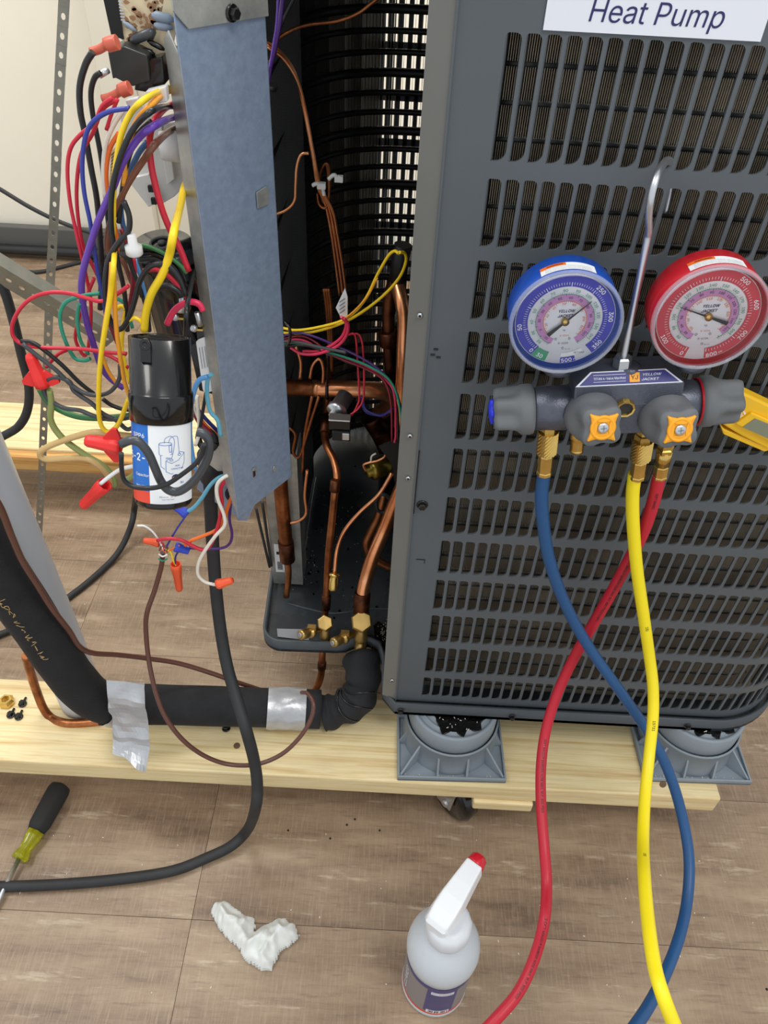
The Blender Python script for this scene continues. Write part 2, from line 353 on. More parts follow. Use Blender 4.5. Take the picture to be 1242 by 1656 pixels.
# ================= BOARDS =================
def board(x0, x1, y0, y1, z0, z1, name, label, m='pine', cat='board'):
    return MB(m).box(((x0+x1)/2, (y0+y1)/2, (z0+z1)/2), (x1-x0, y1-y0, z1-z0)).build(name, label=label, cat=cat, bevel=.003)
bd = board(-1.0, at(1170, 1275, Y=.545).x, .536, .672, .101, .139, 'wooden_board', 'long pale pine board lying under the heat pump and the black insulated pipe')
kn = MB('handle_black').box((0, 0, 0), (.001, .001, .001))
board(-1.25, .62, 1.232, 1.388, .101, .139, 'wooden_board', 'rear pine board crossing behind the hanging wires and capacitor')
for px, py, rr in ((383, 1207, .004), (1066, 1269, .006)):
    pass
q0 = at(762, 1276, Y=.56); q1 = at(858, 1276, Y=.56)
board(q0.x, q1.x, .530, .65, .080, .1005, 'wooden_block', 'short peach-coloured wood block screwed under the front board', cat='wood block')
# amber stained front lath of the rear board
board(-1.25, .62, 1.208, 1.231, .098, .134, 'wooden_lath', 'amber stained wooden strip along the front of the rear board', 'pine_amber', 'wood strip')
# knots: small dark plugs belong to the board
for px, py in ((383, 1206), (1072, 1262)):
    p = at(px, py, Z=.1392) if py < 1250 else at(px, py+6, Y=.5355)
    b = MB('knot_brown'); b.cyl(p-Vector((0, 0, .0004)), p+Vector((0, 0, .0005)) if py < 1250 else p+Vector((0, -.0006, 0)), .005, 12); b.build('knot', bd)

# ---------------- caster ----------------
def caster(c, name, label, rz=.5):
    T = Matrix.Translation(c)@Matrix.Rotation(rz, 4, 'Z')
    t = thing(name, label, 'caster', (c[0], c[1], 0))
    R = .041
    MB('black_plastic', T).lathe([(.010, -.013), (R-.006, -.014), (R, -.009), (R, .009), (R-.006, .014), (.010, .013)], 32, Matrix.Translation((0, 0, R))@Matrix.Rotation(PI/2, 4, 'Y')).build('wheel', t)
    b = MB('steel', T); b.box((0, .012, .092), (.07, .06, .004))
    for sx in (-1, 1): b.prism([(-.014, .03), (.014, .03), (.03, .092), (-.02, .092)], -.001, .001, Matrix.Translation((sx*.019, .004, 0))@Matrix(((0, 0, 1, 0), (1, 0, 0, 0), (0, 1, 0, 0), (0, 0, 0, 1))))
    b.build('fork', t)
    MB('steel', T).lathe([(.006, -.024), (.006, .024)], 6, Matrix.Translation((0, 0, R))@Matrix.Rotation(PI/2, 4, 'Y')).build('axle_bolt', t)
    return t
cp = at(738, 1290, Z=.06); caster((cp.x, .570, 0), 'caster_wheel', 'black swivel caster wheel under the pine board, left of the wood block', .75)

# ---------------- equipment feet ----------------
def foot(cx, cy, yaw, label):
    t = thing('equipment_foot', label, 'riser foot', (cx, cy, .139), group='grey plastic risers under the heat pump')
    T = Matrix.Translation((cx, cy, .139))@Matrix.Rotation(yaw, 4, 'Z'); h = .078
    b = MB('foot_grey', T); b.box((0, 0, .0035), (h*2, h*2, .005))
    for s in (-1, 1): b.box((0, s*(h-.0015), .006), (h*2, .003, .011)); b.box((s*(h-.0015), 0, .006), (.003, h*2-.006, .011))
    b.build('base_plate', t, bevel=.0008)
    b = MB('foot_grey', T); b.lathe([(.071, .005), (.070, .012), (.067, .052), (.0685, .053), (.0685, .056), (.066, .056), (.0655, .054)], 48, caps=False)
    b.lathe([(.064, .03), (.064, .088), (.062, .0905), (.0585, .0905), (.058, .088), (.0525, .088), (.052, .0905), (.0495, .0905), (.049, .088), (.0435, .088), (.043, .0905), (.0405, .0905), (.040, .088), (.034, .088), (.0335, .0905), (.031, .0905), (.0305, .088), (.001, .088)], 48)
    b.build('tower', t)
    for k in range(12):
        a = k*PI/6+PI/12 if False else None
    rib = None
    for sx, sy in ((1, 1), (1, -1), (-1, 1), (-1, -1)):
        b = MB('foot_grey', T@Matrix.Rotation(math.atan2(sy, sx), 4, 'Z')@Matrix.Rotation(PI/2, 4, 'X')); b.prism([(.065, .006), (.1045, .006), (.1045, .010), (.067, .045)], -.0014, .0014); b.build('rib', t)
    for k in range(4):
        for s in (-1, 1):
            b = MB('foot_grey', T@Matrix.Rotation(k*PI/2, 4, 'Z')@Matrix.Translation((0, s*.021, 0))@Matrix.Rotation(PI/2, 4, 'X')); b.prism([(.06, .006), (.0755, .006), (.0755, .012), (.064, .042)], -.0014, .0014); b.build('rib', t)
    # black tar-like smear squeezed out over the tower
    b = MB('tar', T); n = 18; ring = []
    for i in range(n):
        a = -PI*.93+PI*.9*i/(n-1); rr = (.054+.006*math.sin(i*2.3)) if yaw > 0 else .040+.004*math.sin(i*2.1)
        if yaw > 0 and i < 6: rr = .024+.005*i
        if yaw > 0 and i > 13: rr = .056-.004*(i-13)
        ring.append((rr*math.cos(a), rr*math.sin(a)))
    b.prism(ring+[(.03, .02), (-.03, .02)], .0885, .0909); b.build('tar_smear', t, bevel=.0006)
    b = MB('chip')
    for i in range(26 if yaw > 0 else 10):
        a = random.uniform(-2.6, -.5); rr = random.uniform(.02, .05); p = T@Vector((rr*math.cos(a), rr*math.sin(a), .0912)); l = random.uniform(.001, .003)
        b.box((0, 0, 0), (l, .0008, .0006), Matrix.Translation(p)@Matrix.Rotation(random.uniform(0, 3), 4, 'Z'))
    for i in range(16):
        p = T@Vector((random.uniform(-.07, .07), -.0745+random.uniform(0, .004), .0068)); l = random.uniform(.0008, .002)
        b.box((0, 0, 0), (l, .0008, .0006), Matrix.Translation(p)@Matrix.Rotation(random.uniform(0, 3), 4, 'Z'))
    b.build('shavings', t, kind='stuff')
foot(.1155, .618, .03, 'grey plastic riser foot nearer the copper valves, with black tar on its round top')
foot(.4735, .636, .02, 'grey plastic riser foot at the right end of the pine board')

# ================= HEAT PUMP =================
U = thing('heat_pump', 'dark grey outdoor heat pump with louvred front and its service side opened', 'heat pump', (.2, .9, .231))
ZB = .241
def arc(cx, cy, r, a0, a1, n): return [(cx+r*math.cos(a0+(a1-a0)*i/n), cy+r*math.sin(a0+(a1-a0)*i/n)) for i in range(n+1)]
XR, YF, RC = .474, .600, .112
out = [(.012, .612), (.030, .590)]+arc(XR, YF+RC, RC+.010, -PI/2, 0, 14)+arc(XR, 1.16, RC+.010, 0, PI/2, 8)+[(-.10, 1.282)]+arc(-.105, 1.19, .085, PI/2, PI, 6)+arc(-.142, .716, .030, PI, 1.5*PI, 8)+[(-.060, .688), (-.046, .690), (-.030, .700), (-.012, .702), (.002, .694), (.009, .67), (.010, .63)]
b = MB('pan_dark'); b.prism(out, .2300, .236)
b.build('base_pan', U)
b = MB('paint_dark'); n = len(out); cen = Vector((.2, .93, 0))
nrm = []
for i in range(n):
    p0, p1, p2 = Vector(out[i-1]), Vector(out[i]), Vector(out[(i+1) % n]); tt = (p2-p0).normalized(); nrm.append(Vector((-tt.y, tt.x)))
vs = []
for i in range(n):
    p = Vector(out[i]); q = p+nrm[i]*.0045
    for pt, z in ((p, .2300), (p, .254), (q, .254), (q, .236)): vs.append((pt.x, pt.y, z))
fs = []
for i in range(n):
    j = (i+1) % n
    for k in range(3): fs.append((4*i+k, 4*j+k, 4*j+k+1, 4*i+k+1))
b.add(vs, fs, True); b.build('pan_rim', U)
# ---- grille: path s -> point, normal(outward)
SL = XR-.030
def gp(s):
    if s < SL: return Vector((.030+s, YF, 0)), Vector((0, -1, 0)), Vector((1, 0, 0))
    a = (s-SL)/RC
    if a < PI/2: return Vector((XR+RC*math.sin(a), YF+RC-RC*math.cos(a), 0)), Vector((math.sin(a), -math.cos(a), 0)), Vector((math.cos(a), math.sin(a), 0))
    return Vector((XR+RC, YF+RC+(s-SL-RC*PI/2), 0)), Vector((1, 0, 0)), Vector((0, 1, 0))
PITCH, OPEN = .01375, .0108
rows = [(1.0587, .9755)]+[(.9625-.0654*k, .9625-.0654*k-.0535) for k in range(11)]
rows[-1] = (.3075, .2635)
rows0 = [(1.130, 1.086)]+rows
ZT = 1.14; NC = 46; S0 = .035
def gquad(b, s0, s1, z0, z1):
    k = max(1, int((s1-s0)/.014)) if s1 > SL else 1
    for i in range(k):
        a = s0+(s1-s0)*i/k; c = s0+(s1-s0)*(i+1)/k; p, q = gp(a)[0], gp(c)[0]
        b.add([(p.x, p.y, z0), (q.x, q.y, z0), (q.x, q.y, z1), (p.x, p.y, z1)], [(0, 1, 2, 3)], s1 > SL)
def GV(s, z, d=0):
    p, nn, t = gp(s); return Vector((p.x, p.y, z))-nn*d
def sheet(b, dep=.0022):
    gquad(b, 0, S0, .250, ZT)
    zs = ZT
    for (zt, zb) in rows0:
        for c in range(NC): gquad(b, S0+c*PITCH, S0+(c+1)*PITCH, zt, zs)
        zs = zb
    for c in range(NC): gquad(b, S0+c*PITCH, S0+(c+1)*PITCH, .250, zs)
    for (zt, zb) in rows0:
        h = zt-zb
        for c in range(NC):
            s0 = S0+c*PITCH; s1 = s0+OPEN; gquad(b, s1, s0+PITCH, zb, zt)
            rt = .0042; rb = .0072; rl = .0022
            def fil(cs, cz, r, a0, cor):
                P = [(cs+r*math.cos(a0+PI/2*i/5), cz+r*math.sin(a0+PI/2*i/5)) for i in range(6)]
                b.add([GV(*cor)]+[GV(*p) for p in P], [(0, 1+i, 2+i) if False else (0, 2+i, 1+i) for i in range(5)]); return P
            tr = fil(s1-rt, zt-rt, rt, 0, (s1, zt)); br = fil(s1-rb, zb+rb*1.0, rb, -PI/2, (s1, zb)); tl = fil(s0+rl, zt-rl, rl, PI/2, (s0, zt))
            O = [(s0, zb)]+br+tr+tl
            vs = [GV(*p) for p in O]+[GV(p[0], p[1], dep) for p in O]; n = len(O)
            b.add(vs, [(i, (i+1) % n, n+(i+1) % n, n+i) for i in range(n)])
b = MB('paint'); sheet(b); gr = b.build('front_grille', U)
# louvre blades: individual parts (visible rows), rest joined
def blade_mesh(h):
    b = MB('paint'); n = 5; vs = []
    prof = [(0, .0005), (.0003, .003), (.0010, .006), (.0020, .0085)]
    for (x, y) in prof:
        for z in (0, -h*.5, -h+.0005): vs.append((x, y, z))
    for (x, y) in prof[::-1]:
        for z in (0, -h*.5, -h+.0005): vs.append((x+.0007, y-.0003, z))
    m = len(prof)*2; fs = []
    for i in range(m):
        j = (i+1) % m
        for k in range(2): fs.append((3*i+k, 3*j+k, 3*j+k+1, 3*i+k+1))
    b.add(vs, fs, True); return b
protos = {}; cnt = 0; rest = MB('paint')
for ri, (zt, zb) in enumerate(rows0):
    for c in range(NC):
        s = S0+c*PITCH; p, nn, t = gp(s); h = round(zt-zb, 4)
        M3 = Matrix((t, -nn, Vector((0, 0, 1)))).transposed().to_4x4(); M3.translation = Vector((p.x, p.y, zt))
        v = M3.translation-cC; z = v.dot(cF); X = CX+FPX*v.dot(cR)/z; Yp = CY-FPX*v.dot(cU)/z
        if -80 < Yp and X < 1260 and c < 40 and cnt < 300 and nn.y < -.15:
            if h not in protos:
                o = blade_mesh(h); o.T = None; o = o.build('louvre_blade', U, org=None); o.data.transform(Matrix.Translation(ORG['heat_pump'])); protos[h] = o
            else: o = protos[h].copy(); COL.objects.link(o)
            M4 = M3.copy(); M4.translation = M3.translation-ORG['heat_pump']; o.matrix_local = M4; cnt += 1
        else: rest.T = M3; src = blade_mesh(h); rest.add(src.V, src.F, True)
rest.T = None; rest.build('louvre_blades', U, kind='stuff')
# corner post with screws
b = MB('paint_lit'); b.slab([(.0300, YF-.0008, .252), (.0300, YF-.0008, ZT), (.0115, YF+.006, ZT), (.0115, YF+.006, .252)], (0, .0016, 0)); b.slab([(.0115, YF+.006, .252), (.0115, YF+.006, ZT), (.0125, YF+.030, ZT), (.0125, YF+.030, .252)], (.0016, 0, 0))
b.build('corner_post', U)
b = MB('paint'); b.box((.0302, YF-.0006, .69), (.0016, .003, .9)); b.build('post_seam', U)
for px, py in ((679, 510), (663, 705), (660, 773), (634, 1100)):
    p = at(px, py, Y=YF+.001); b = MB('steel'); b.lathe([(.0026, 0), (.0026, .0012), (.0014, .0018)], 12, mframe(p, (0, -1, 0))); b.use('black_matte').lathe([(.0013, .0018), (.0013, .0020)], 8, mframe(p, (0, -1, 0))); b.build('screw_hole', U)
def hexscrew(p, d, par, r=.0045, m='black_plastic', name='hex_screw', **kw):
    b = MB(m); b.lathe([(r*1.35, 0), (r*1.35, .0012), (r*1.05, .0016)], 16, mframe(p, d)); b.lathe([(r, .0016), (r, .005), (r*.8, .0058)], 6, mframe(p, d), smooth=False); return b.build(name, par, **kw)
hexscrew(at(683, 816, Y=YF), (0, -1, 0), U)
for px, py in ((649, 1136), (829, 1155), (1119, 1162)):
    hexscrew(Vector((at(px, py, Y=.588).x, .588, .243)), (0, -1, 0), U, .0035)
b = MB('black_matte'); b.box((.0318, YF-.0012, at(668, 780, Y=YF).z), (.0012, .002, .085)); b.build('slot_cut', U)
b = MB('ink_black')
for px, py in ((705, 565), (700, 574), (709, 578)): b.box(tuple(at(px, py, Y=YF-.0006)), (.004, .0006, .0018))
p = at(680, 905, Y=YF-.0006); b.box(tuple(p), (.010, .0006, .0007)); b.box((p.x+.005, p.y, p.z-.003), (.0007, .0006, .006)); b.build('scuff_mark', U)
# unseen solid cover over the unit, added to keep its inside dark
t_ = [(.012, .600), (.030, .598)]+arc(XR, YF+RC, RC+.004, -PI/2, 0, 10)+arc(XR, 1.16, RC+.004, 0, PI/2, 8)+arc(-.105, 1.19, .085, PI/2, PI, 6)+[(-.19, .72), (-.04, .66)]
MB('paint_dark').prism(t_, ZT, ZT+.03).build('shade_cover', U)
# ---- coil path (inner)
cp0 = [(-.152, .815), (-.152, .95), (-.152, 1.075)]+[(-.152+.14*(1-math.cos(a)), 1.075+.14*math.sin(a)) for a in [PI/2*i/8 for i in range(1, 9)]]+[(.15, 1.215), (.35, 1.215), (XR, 1.215)]+[(XR+.085*math.sin(a), 1.13+.085*math.cos(a)) for a in [PI/2*i/5 for i in range(1, 6)]]+[(XR+.085, .9), (XR+.085, .72)]+[(XR+.085*math.cos(a), .72-.0915*math.sin(a)) for a in [PI/2*i/6 for i in range(1, 7)]]+[(.3, .6285), (.055, .6285)]
seg = [0]
for i in range(1, len(cp0)): seg.append(seg[-1]+math.dist(cp0[i], cp0[i-1]))
TOT = seg[-1]
def cpos(s):
    for i in range(1, len(seg)):
        if s <= seg[i] or i == len(seg)-1:
            f = (s-seg[i-1])/(seg[i]-seg[i-1]); a, c = Vector(cp0[i-1]), Vector(cp0[i]); t = (c-a).normalized(); p = a+(c-a)*f; return p, Vector((t.y, -t.x))
ZC0, ZC1 = .262, 1.12
zE = at(473, 735, Y=.806).z
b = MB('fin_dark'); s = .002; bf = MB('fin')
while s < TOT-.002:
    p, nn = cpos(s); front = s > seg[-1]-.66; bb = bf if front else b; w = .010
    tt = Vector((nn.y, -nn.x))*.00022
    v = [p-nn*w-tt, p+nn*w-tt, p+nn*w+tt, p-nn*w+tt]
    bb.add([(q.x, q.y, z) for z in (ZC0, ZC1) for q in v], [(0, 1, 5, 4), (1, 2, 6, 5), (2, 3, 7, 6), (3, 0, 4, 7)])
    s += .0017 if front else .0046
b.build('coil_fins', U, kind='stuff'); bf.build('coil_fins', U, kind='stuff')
nt_ = int((ZC1-ZC0)/.0254)
def coiltube(z, s0, s1, off, r, m, name):
    P = []; k = int((s1-s0)/.03)+1
    for i in range(k+1):
        p, nn = cpos(s0+(s1-s0)*i/k); q = p+nn*off; P.append((q.x, q.y, z))
    return MB(m).tube(P, r, 6, raw=True).build(name, U)
for i in range(nt_+1):
    z = ZC0+.012+i*.0254
    coiltube(z, .0, 1.05, -.0 if False else .0095, .0042 if i % 3 else .0062, 'coil_black', 'coil_tube')
    coiltube(z, TOT-.66, TOT-.004, -.0080, .0030, 'coil_black', 'coil_tube')
b = MB('coil_black')   # blocking slab behind the front coil's fins
P = [cpos(TOT-.66+.655*i/24) for i in range(25)]
vs = []
for p, nn in P: q = p+nn*.012; vs += [(q.x, q.y, ZC0), (q.x, q.y, ZC1)]
b.add(vs, [(2*i, 2*i+2, 2*i+3, 2*i+1) for i in range(24)], True); b.build('inner_baffle', U)
# tube sheet (galvanised end plate) seen lower left
b = MB('zinc'); zt = at(430, 720, Y=.805).z
xA, xB = at(442, 940, Y=.805).x, at(490, 942, Y=.805).x
b.box(((xA+xB)/2, .806, (.246+zE)/2), (xB-xA, .0015, zE-.246)); b.box((xB-.001, .83, (.246+zE)/2), (.0015, .05, zE-.246)); b.box((xA+.001, .82, (.246+zE)/2), (.0015, .03, zE-.246)); b.build('coil_end_plate', U)
p = at(452, 903, Y=.804); b = MB('white_paper'); b.box(tuple(p), (.014, .0006, .062)); b.use('ink_black')
for k in range(9): b.box((p.x, p.y-.0005, p.z-.008-.002*k), (.008, .0003, .0008 if k % 2 else .0012))
b.box((p.x, p.y-.0005, p.z+.012), (.008, .0003, .006)); b.build('barcode_label', U)
# rear louvred panel + side panel
b = MB('paint_dark')
for (zt, zb), nx in zip(rows0, rows0[1:]+[(.25, .25)]):
    b.box((.22, 1.262, (zb+nx[0])/2), (.72, .002, zb-nx[0]))
for c in range(54):
    b.box((-.135+c*.0136, 1.262, .69), (.0070, .002, .88))
b.build('rear_grille', U)
b = MB('mesh_panel'); b.slab([(-.1400, .812, .244), (-.1330, 1.075, .244), (-.1330, 1.075, ZC1), (-.1400, .812, ZC1)], (-.0012, 0, 0)); b.build('side_mesh', U)
for px, py, px2, py2 in ((424, 812, 439, 915), (414, 822, 436, 917)):
    b = MB('rubber'); b.tube([at(px, py, Y=.80), at((px+px2)/2, (py+py2)/2, Y=.80), at(px2, py2, Y=.80)], .0022, 6); b.build('guard_wire', U)
# wet black residue on the pan + painted edge highlight
random.seed(3)
b = MB('tar')
for k in range(60):
    px, py = random.choice([(random.gauss(596, 20), random.gauss(1045, 26)), (random.gauss(545, 28), random.gauss(880, 60)), (random.gauss(575, 20), random.gauss(960, 40)), (random.gauss(505, 12), random.gauss(930, 20))])
    if px > 630 or py > 1095: continue
    p = at(px, py, Z=.2375); rr = random.uniform(.0008, .0030); n = 7
    b.prism([(p.x+rr*random.uniform(.6, 1.2)*math.cos(2*PI*i/n), p.y+rr*random.uniform(.6, 1.2)*math.sin(2*PI*i/n)) for i in range(n)], .236, .236+random.uniform(.0006, .0016))
b.build('wet_residue', U, kind='stuff')
b = MB('chip')
for k in range(110):
    px, py = random.choice([(random.gauss(500, 10), random.gauss(915, 18)), (random.gauss(560, 14), random.gauss(850, 22)), (random.gauss(620, 5), random.gauss(1022, 9)), (random.gauss(545, 30), random.gauss(900, 60))])
    if px > 632 or py > 1040 or (py > 1005 and px < 608): continue
    p = at(px, py, Z=.237); l = random.uniform(.0006, .0016); b.box((0, 0, 0), (l, .0007, .0006), Matrix.Translation(p)@Matrix.Rotation(random.uniform(0, 3), 4, 'Z'))
b.build('shavings', U, kind='stuff')
b = MB('tar'); o2 = [at(x, y, Z=.2365) for x, y in ((604, 1012), (612, 1004), (622, 1012), (628, 1030), (631, 1060), (628, 1078), (618, 1074), (612, 1050), (606, 1030))]
b.prism([(p.x, p.y) for p in o2], .2362, .2367); b.build('wet_patch', U)
b = MB('zinc'); b.tube([at(492, 900, Z=.240), at(502, 830, Z=.240), at(511, 772, Z=.240)], .0011, 6); b.build('edge_highlight', U)  # bright bead standing for the highlight along the coil's bottom edge
p = at(473, 1024, Y=.690); b = MB('white_paper', None)
b.mats = []; b.use('ink_grey'); q = [at(x, y, Z=.2375) for x, y in ((448, 1017), (498, 1018), (500, 1036), (449, 1030))]; b.slab(q, (0, 0, .0006)); b.build('foil_label', U)
# stamped creases in the pan
b = MB('paint_dark'); b.tube([at(x, y, Z=.2362) for x, y in ((463, 975), (500, 985), (540, 992), (600, 985), (630, 985))], .0016, 6); b.build('pan_crease', U)

# ---- compressor, accumulator, inner pipes
b = MB('black_plastic'); c = (.075, 1.02)
b.lathe([(.085, .240), (.088, .27), (.088, .56), (.078, .60), (.05, .625), (.01, .632)], 36, Matrix.Translation((c[0], c[1], 0))); b.build('compressor', U)
b = MB('black_plastic'); b.lathe([(.052, .5), (.052, .72), (.035, .75), (.01, .757)], 24, Matrix.Translation((.115, .90, 0))); b.build('accumulator', U)
def px2r(px_w, Y, py): d = cF-cU*((py-CY)/FPX); t = Y/d.y; return px_w/2/FPX*t
def pipe(name, m, wpx, txt, Y0, Y1=None, par=None, n=14, label=None, rr=None):
    P = pts(txt, Y0, Y1); f = txt.split()[0].split(','); r = rr or px2r(wpx, Y0 if Y0 > 0 else .7, float(f[1]))
    return MB(m).tube(P, r, n, k=6).build(name, par or U, label=label)
def collar(P0, P1, r, m, name='joint', par=None): return MB(m).lathe([(r*.8, 0), (r, .001), (r, (P1-P0).length-.001), (r*.8, (P1-P0).length)], 14, mframe(P0, P1-P0)).build(name, par or U)
# liquid line
pipe('liquid_line', 'copper_dark', 11, '525,1003,.722 528,960,.73 531,900,.735 536,850,.74 541,800,.745 545,770,.76 540,745,.78 529,722,.80 525,700,.825 528,660,.86 530,630,.875 533,600,.88 535,575,.88', 0.72)
for a_, c_ in (((527, 985, .725), (528, 962, .73)), ((541, 795, .745), (543, 776, .75)), ((525, 700, .822), (527, 672, .85))):
    collar(A(*a_), A(*c_), .0068, 'copper_burnt')
pipe('liquid_stub', 'copper_dark', 12, '523,1030,.712 521,1060,.70 520,1085,.692 516,1103,.688 505,1125,.688', .71)
collar(A(521, 1070, .697), A(520, 1082, .693), .0068, 'copper_burnt')
# suction line
pipe('suction_line', 'copper', 21, '584,995,.712 586,965,.72 592,935,.735 603,900,.745 622,855,.76 640,810,.765 660,765,.77', .715)
collar(A(584, 992, .713), A(586, 958, .722), .0118, 'copper_burnt')
pipe('suction_stub', 'brass_dull', 20, '583,1035,.70 582,1062,.688', .69)
# reversing horizontal pipe
pipe('crossover_pipe', 'copper', 28, '505,628,.845 560,629,.85 605,631,.855 628,636,.862 636,648,.875 622,662,.90 600,680,.92', .85)
pipe('crossover_pipe', 'copper_dark', 27, '452,626,.83 480,627,.84 507,628,.845', .84)
pipe('reversing_body', 'copper_burnt', 38, '600,672,.90 618,700,.90 630,725,.88', .9)
pipe('riser_pipe', 'copper', 24, '642,458,.84 650,490,.82 654,520,.81 652,580,.80 650,640,.80 647,690,.80', .82)
pipe('riser_pipe', 'copper_burnt', 22, '650,405,.88 643,425,.87 640,450,.86 630,480,.86 628,540,.86 632,600,.86', .86)
collar(A(627, 535, .858), A(629, 558, .858), .0122, 'copper_burnt')
pipe('return_bend', 'copper_dark', 15, '622,800,.84 612,835,.83 600,860,.825 593,880,.82 600,900,.815 625,915,.81 640,918,.81', .83)
pipe('header_pipe', 'copper_dark', 25, '450,740,.79 457,820,.79 463,880,.79', .79)
pipe('header_pipe', 'copper_burnt', 26, '462,875,.79 465,905,.79', .79)
pipe('header_pipe', 'copper_dark', 10, '465,903,.79 467,930,.785 463,965,.775', .79)
pipe('bulb_ring', 'rubber', 6, '608,812,.80 612,802,.80 622,800,.80 631,808,.80 633,820,.80 624,828,.80 612,826,.80 608,812,.80', .8)
for k, dx in enumerate((0, 6, 12)):
    pipe('distributor_tube', 'copper', 5.5, f'{428+dx*.3},{66+dx*.8} {452+dx*.5},{82+dx} {478+dx*.3},{120+dx} {492+dx*.2},{180} {505+dx*.2},{250} {513+dx*.4},{300} {526+dx},{330+dx} {536+dx*.8},380 {543+dx*.9},430 {549+dx*.9},478', .82, .88)
    pipe('distributor_tube', 'copper_dark', 6, f'{524+dx*.6},466 {528+dx*.6},500 {532+dx*.4},560 {534+dx*.2},600', .84)
pipe('capillary_coil', 'copper_dark', 5, '513,312 516,330 526,336 532,318 530,280 527,265 521,272 517,292 522,325 529,322 533,300 531,268 526,264', .86)
pipe('capillary_tube', 'copper_dark', 6, '618,-8 600,6 578,22 545,34 500,40 470,50 448,66 440,95', .84)
pipe('capillary_tube', 'copper', 5, '500,248 487,250 480,270 478,300 476,325 462,340 440,348', .82)
pipe('capillary_tube', 'copper_dark', 5, '420,100 432,100 445,88 440,72 425,66', .82)
pipe('capillary_tube', 'copper', 5, '497,760 493,800 495,830 484,842 470,846', .78)
pipe('capillary_tube', 'copper', 5, '501,612 505,592 514,581 520,585 523,600 522,620', .83)
pipe('capillary_tube', 'copper_dark', 5, '516,640 500,690 488,730 481,740 474,730 478,705 471,694 465,694', .80)
pipe('capillary_tube', 'copper_dark', 5, '505,640 495,690 491,720 489,765', .80)
pipe('capillary_tube', 'copper', 6, '478,560 486,585 485,612', .83)
# charge tube with brass cap
pipe('access_tube', 'copper', 6, '541,928,.715 545,890,.73 556,860,.745 580,830,.755 612,800,.765 634,765,.77', .72)
p0, p1 = A(541, 926, .715), A(538, 955, .70)
b = MB('brass'); L = (p1-p0).length; b.lathe([(.0045, 0), (.0076, .002), (.0076, .004), (.0055, .006), (.0055, .008), (.0062, .010), (.0062, L-.002), (.0045, L)], 14, mframe(p0, p1-p0)); b.build('brass_cap', U)
# solenoid
p0, p1 = A(596, 764, .81), A(634, 748, .83)
b = MB('brass_dark'); L = (p1-p0).length; b.lathe([(.004, -.004), (.008, -.003), (.008, .002), (.0125, .003), (.0145, .008), (.0145, L)], 20, mframe(p0, p1-p0)); b.build('solenoid_valve', U)
pipe('solenoid_lead', 'copper', 4, '592,762 588,752 597,748 610,745 622,738 625,725', .80)
pipe('solenoid_lead', 'w_white', 3, '600,748 601,738 608,733', .80)
b = MB('black_matte'); b.slab([A(x, y, .775) for x, y in ((612, 722), (652, 706), (650, 790), (640, 790), (632, 748))], (0, .002, 0)); b.build('rubber_flap', U)
# pressure switch
p0, p1 = A(542, 668, .77), A(556, 645, .79)
b = MB('steel'); L = (p1-p0).length; b.lathe([(.006, -.006), (.006, 0), (.0125, .001), (.013, .008), (.0105, .010), (.0105, L+.006)], 20, mframe(p0, p1-p0)); b.build('pressure_switch', U)
p = A(550, 682, .75); b = MB('black_plastic'); b.box(tuple(p), (.026, .016, .014)); b.use('steel').box((p.x, p.y-.004, p.z+.009), (.026, .014, .002)); b.use('black_matte').box((p.x+.002, p.y-.009, p.z-.014), (.022, .004, .014)); b.use('steel').box((p.x+.008, p.y-.012, p.z-.013), (.009, .002, .010)); b.build('coil_plug', U, bevel=.0008)
# service valves
def valve(px, py, Y, r, par, porttxt, nm):
    c = A(px, py, Y); ax = Vector((0, -.55, .85)).normalized()
    b = MB('brass_dull'); b.lathe([(r*.85, -r*1.9), (r*.92, -r*.5), (r*.8, -r*.45)], 6, mframe(c, ax), smooth=False); b.lathe([(r, -r*.42), (r, r*.45), (r*.88, r*.62), (.0005, r*.64)], 6, mframe(c, ax, (1, 0, .3)), smooth=False)
    b.cyl(c-ax*r*.5, c-ax*r*.5+(A(px-2, py+34, Y-.012)-c)*.8, r*.62, 14); v = b.build(nm, U, bevel=.0006)
    P = [A(*q) for q in porttxt]; d = P[1]-P[0]; L = d.length
    b = MB('brass_dull'); b.lathe([(.0045, 0), (.0045, L*.42), (.0085, L*.42), (.0085, L*.56), (.006, L*.57), (.0062, L*.7), (.0075, L*.72), (.0075, L*.96), (.0055, L)], 14, mframe(P[0], d)); b.use('steel').lathe([(.004, L), (.0035, L+.0015)], 10, mframe(P[0], d))
    b.use('brass_dull').box(tuple(P[0]+d*.45+Vector((0, 0, .010))), (.012, .007, .007)); b.build('port', v)
valve(526, 1008, .705, .0125, U, ((520, 1018, .705), (485, 1027, .675)), 'liquid_service_valve')
valve(585, 1006, .700, .0165, U, ((574, 1024, .70), (538, 1040, .668)), 'suction_service_valve')
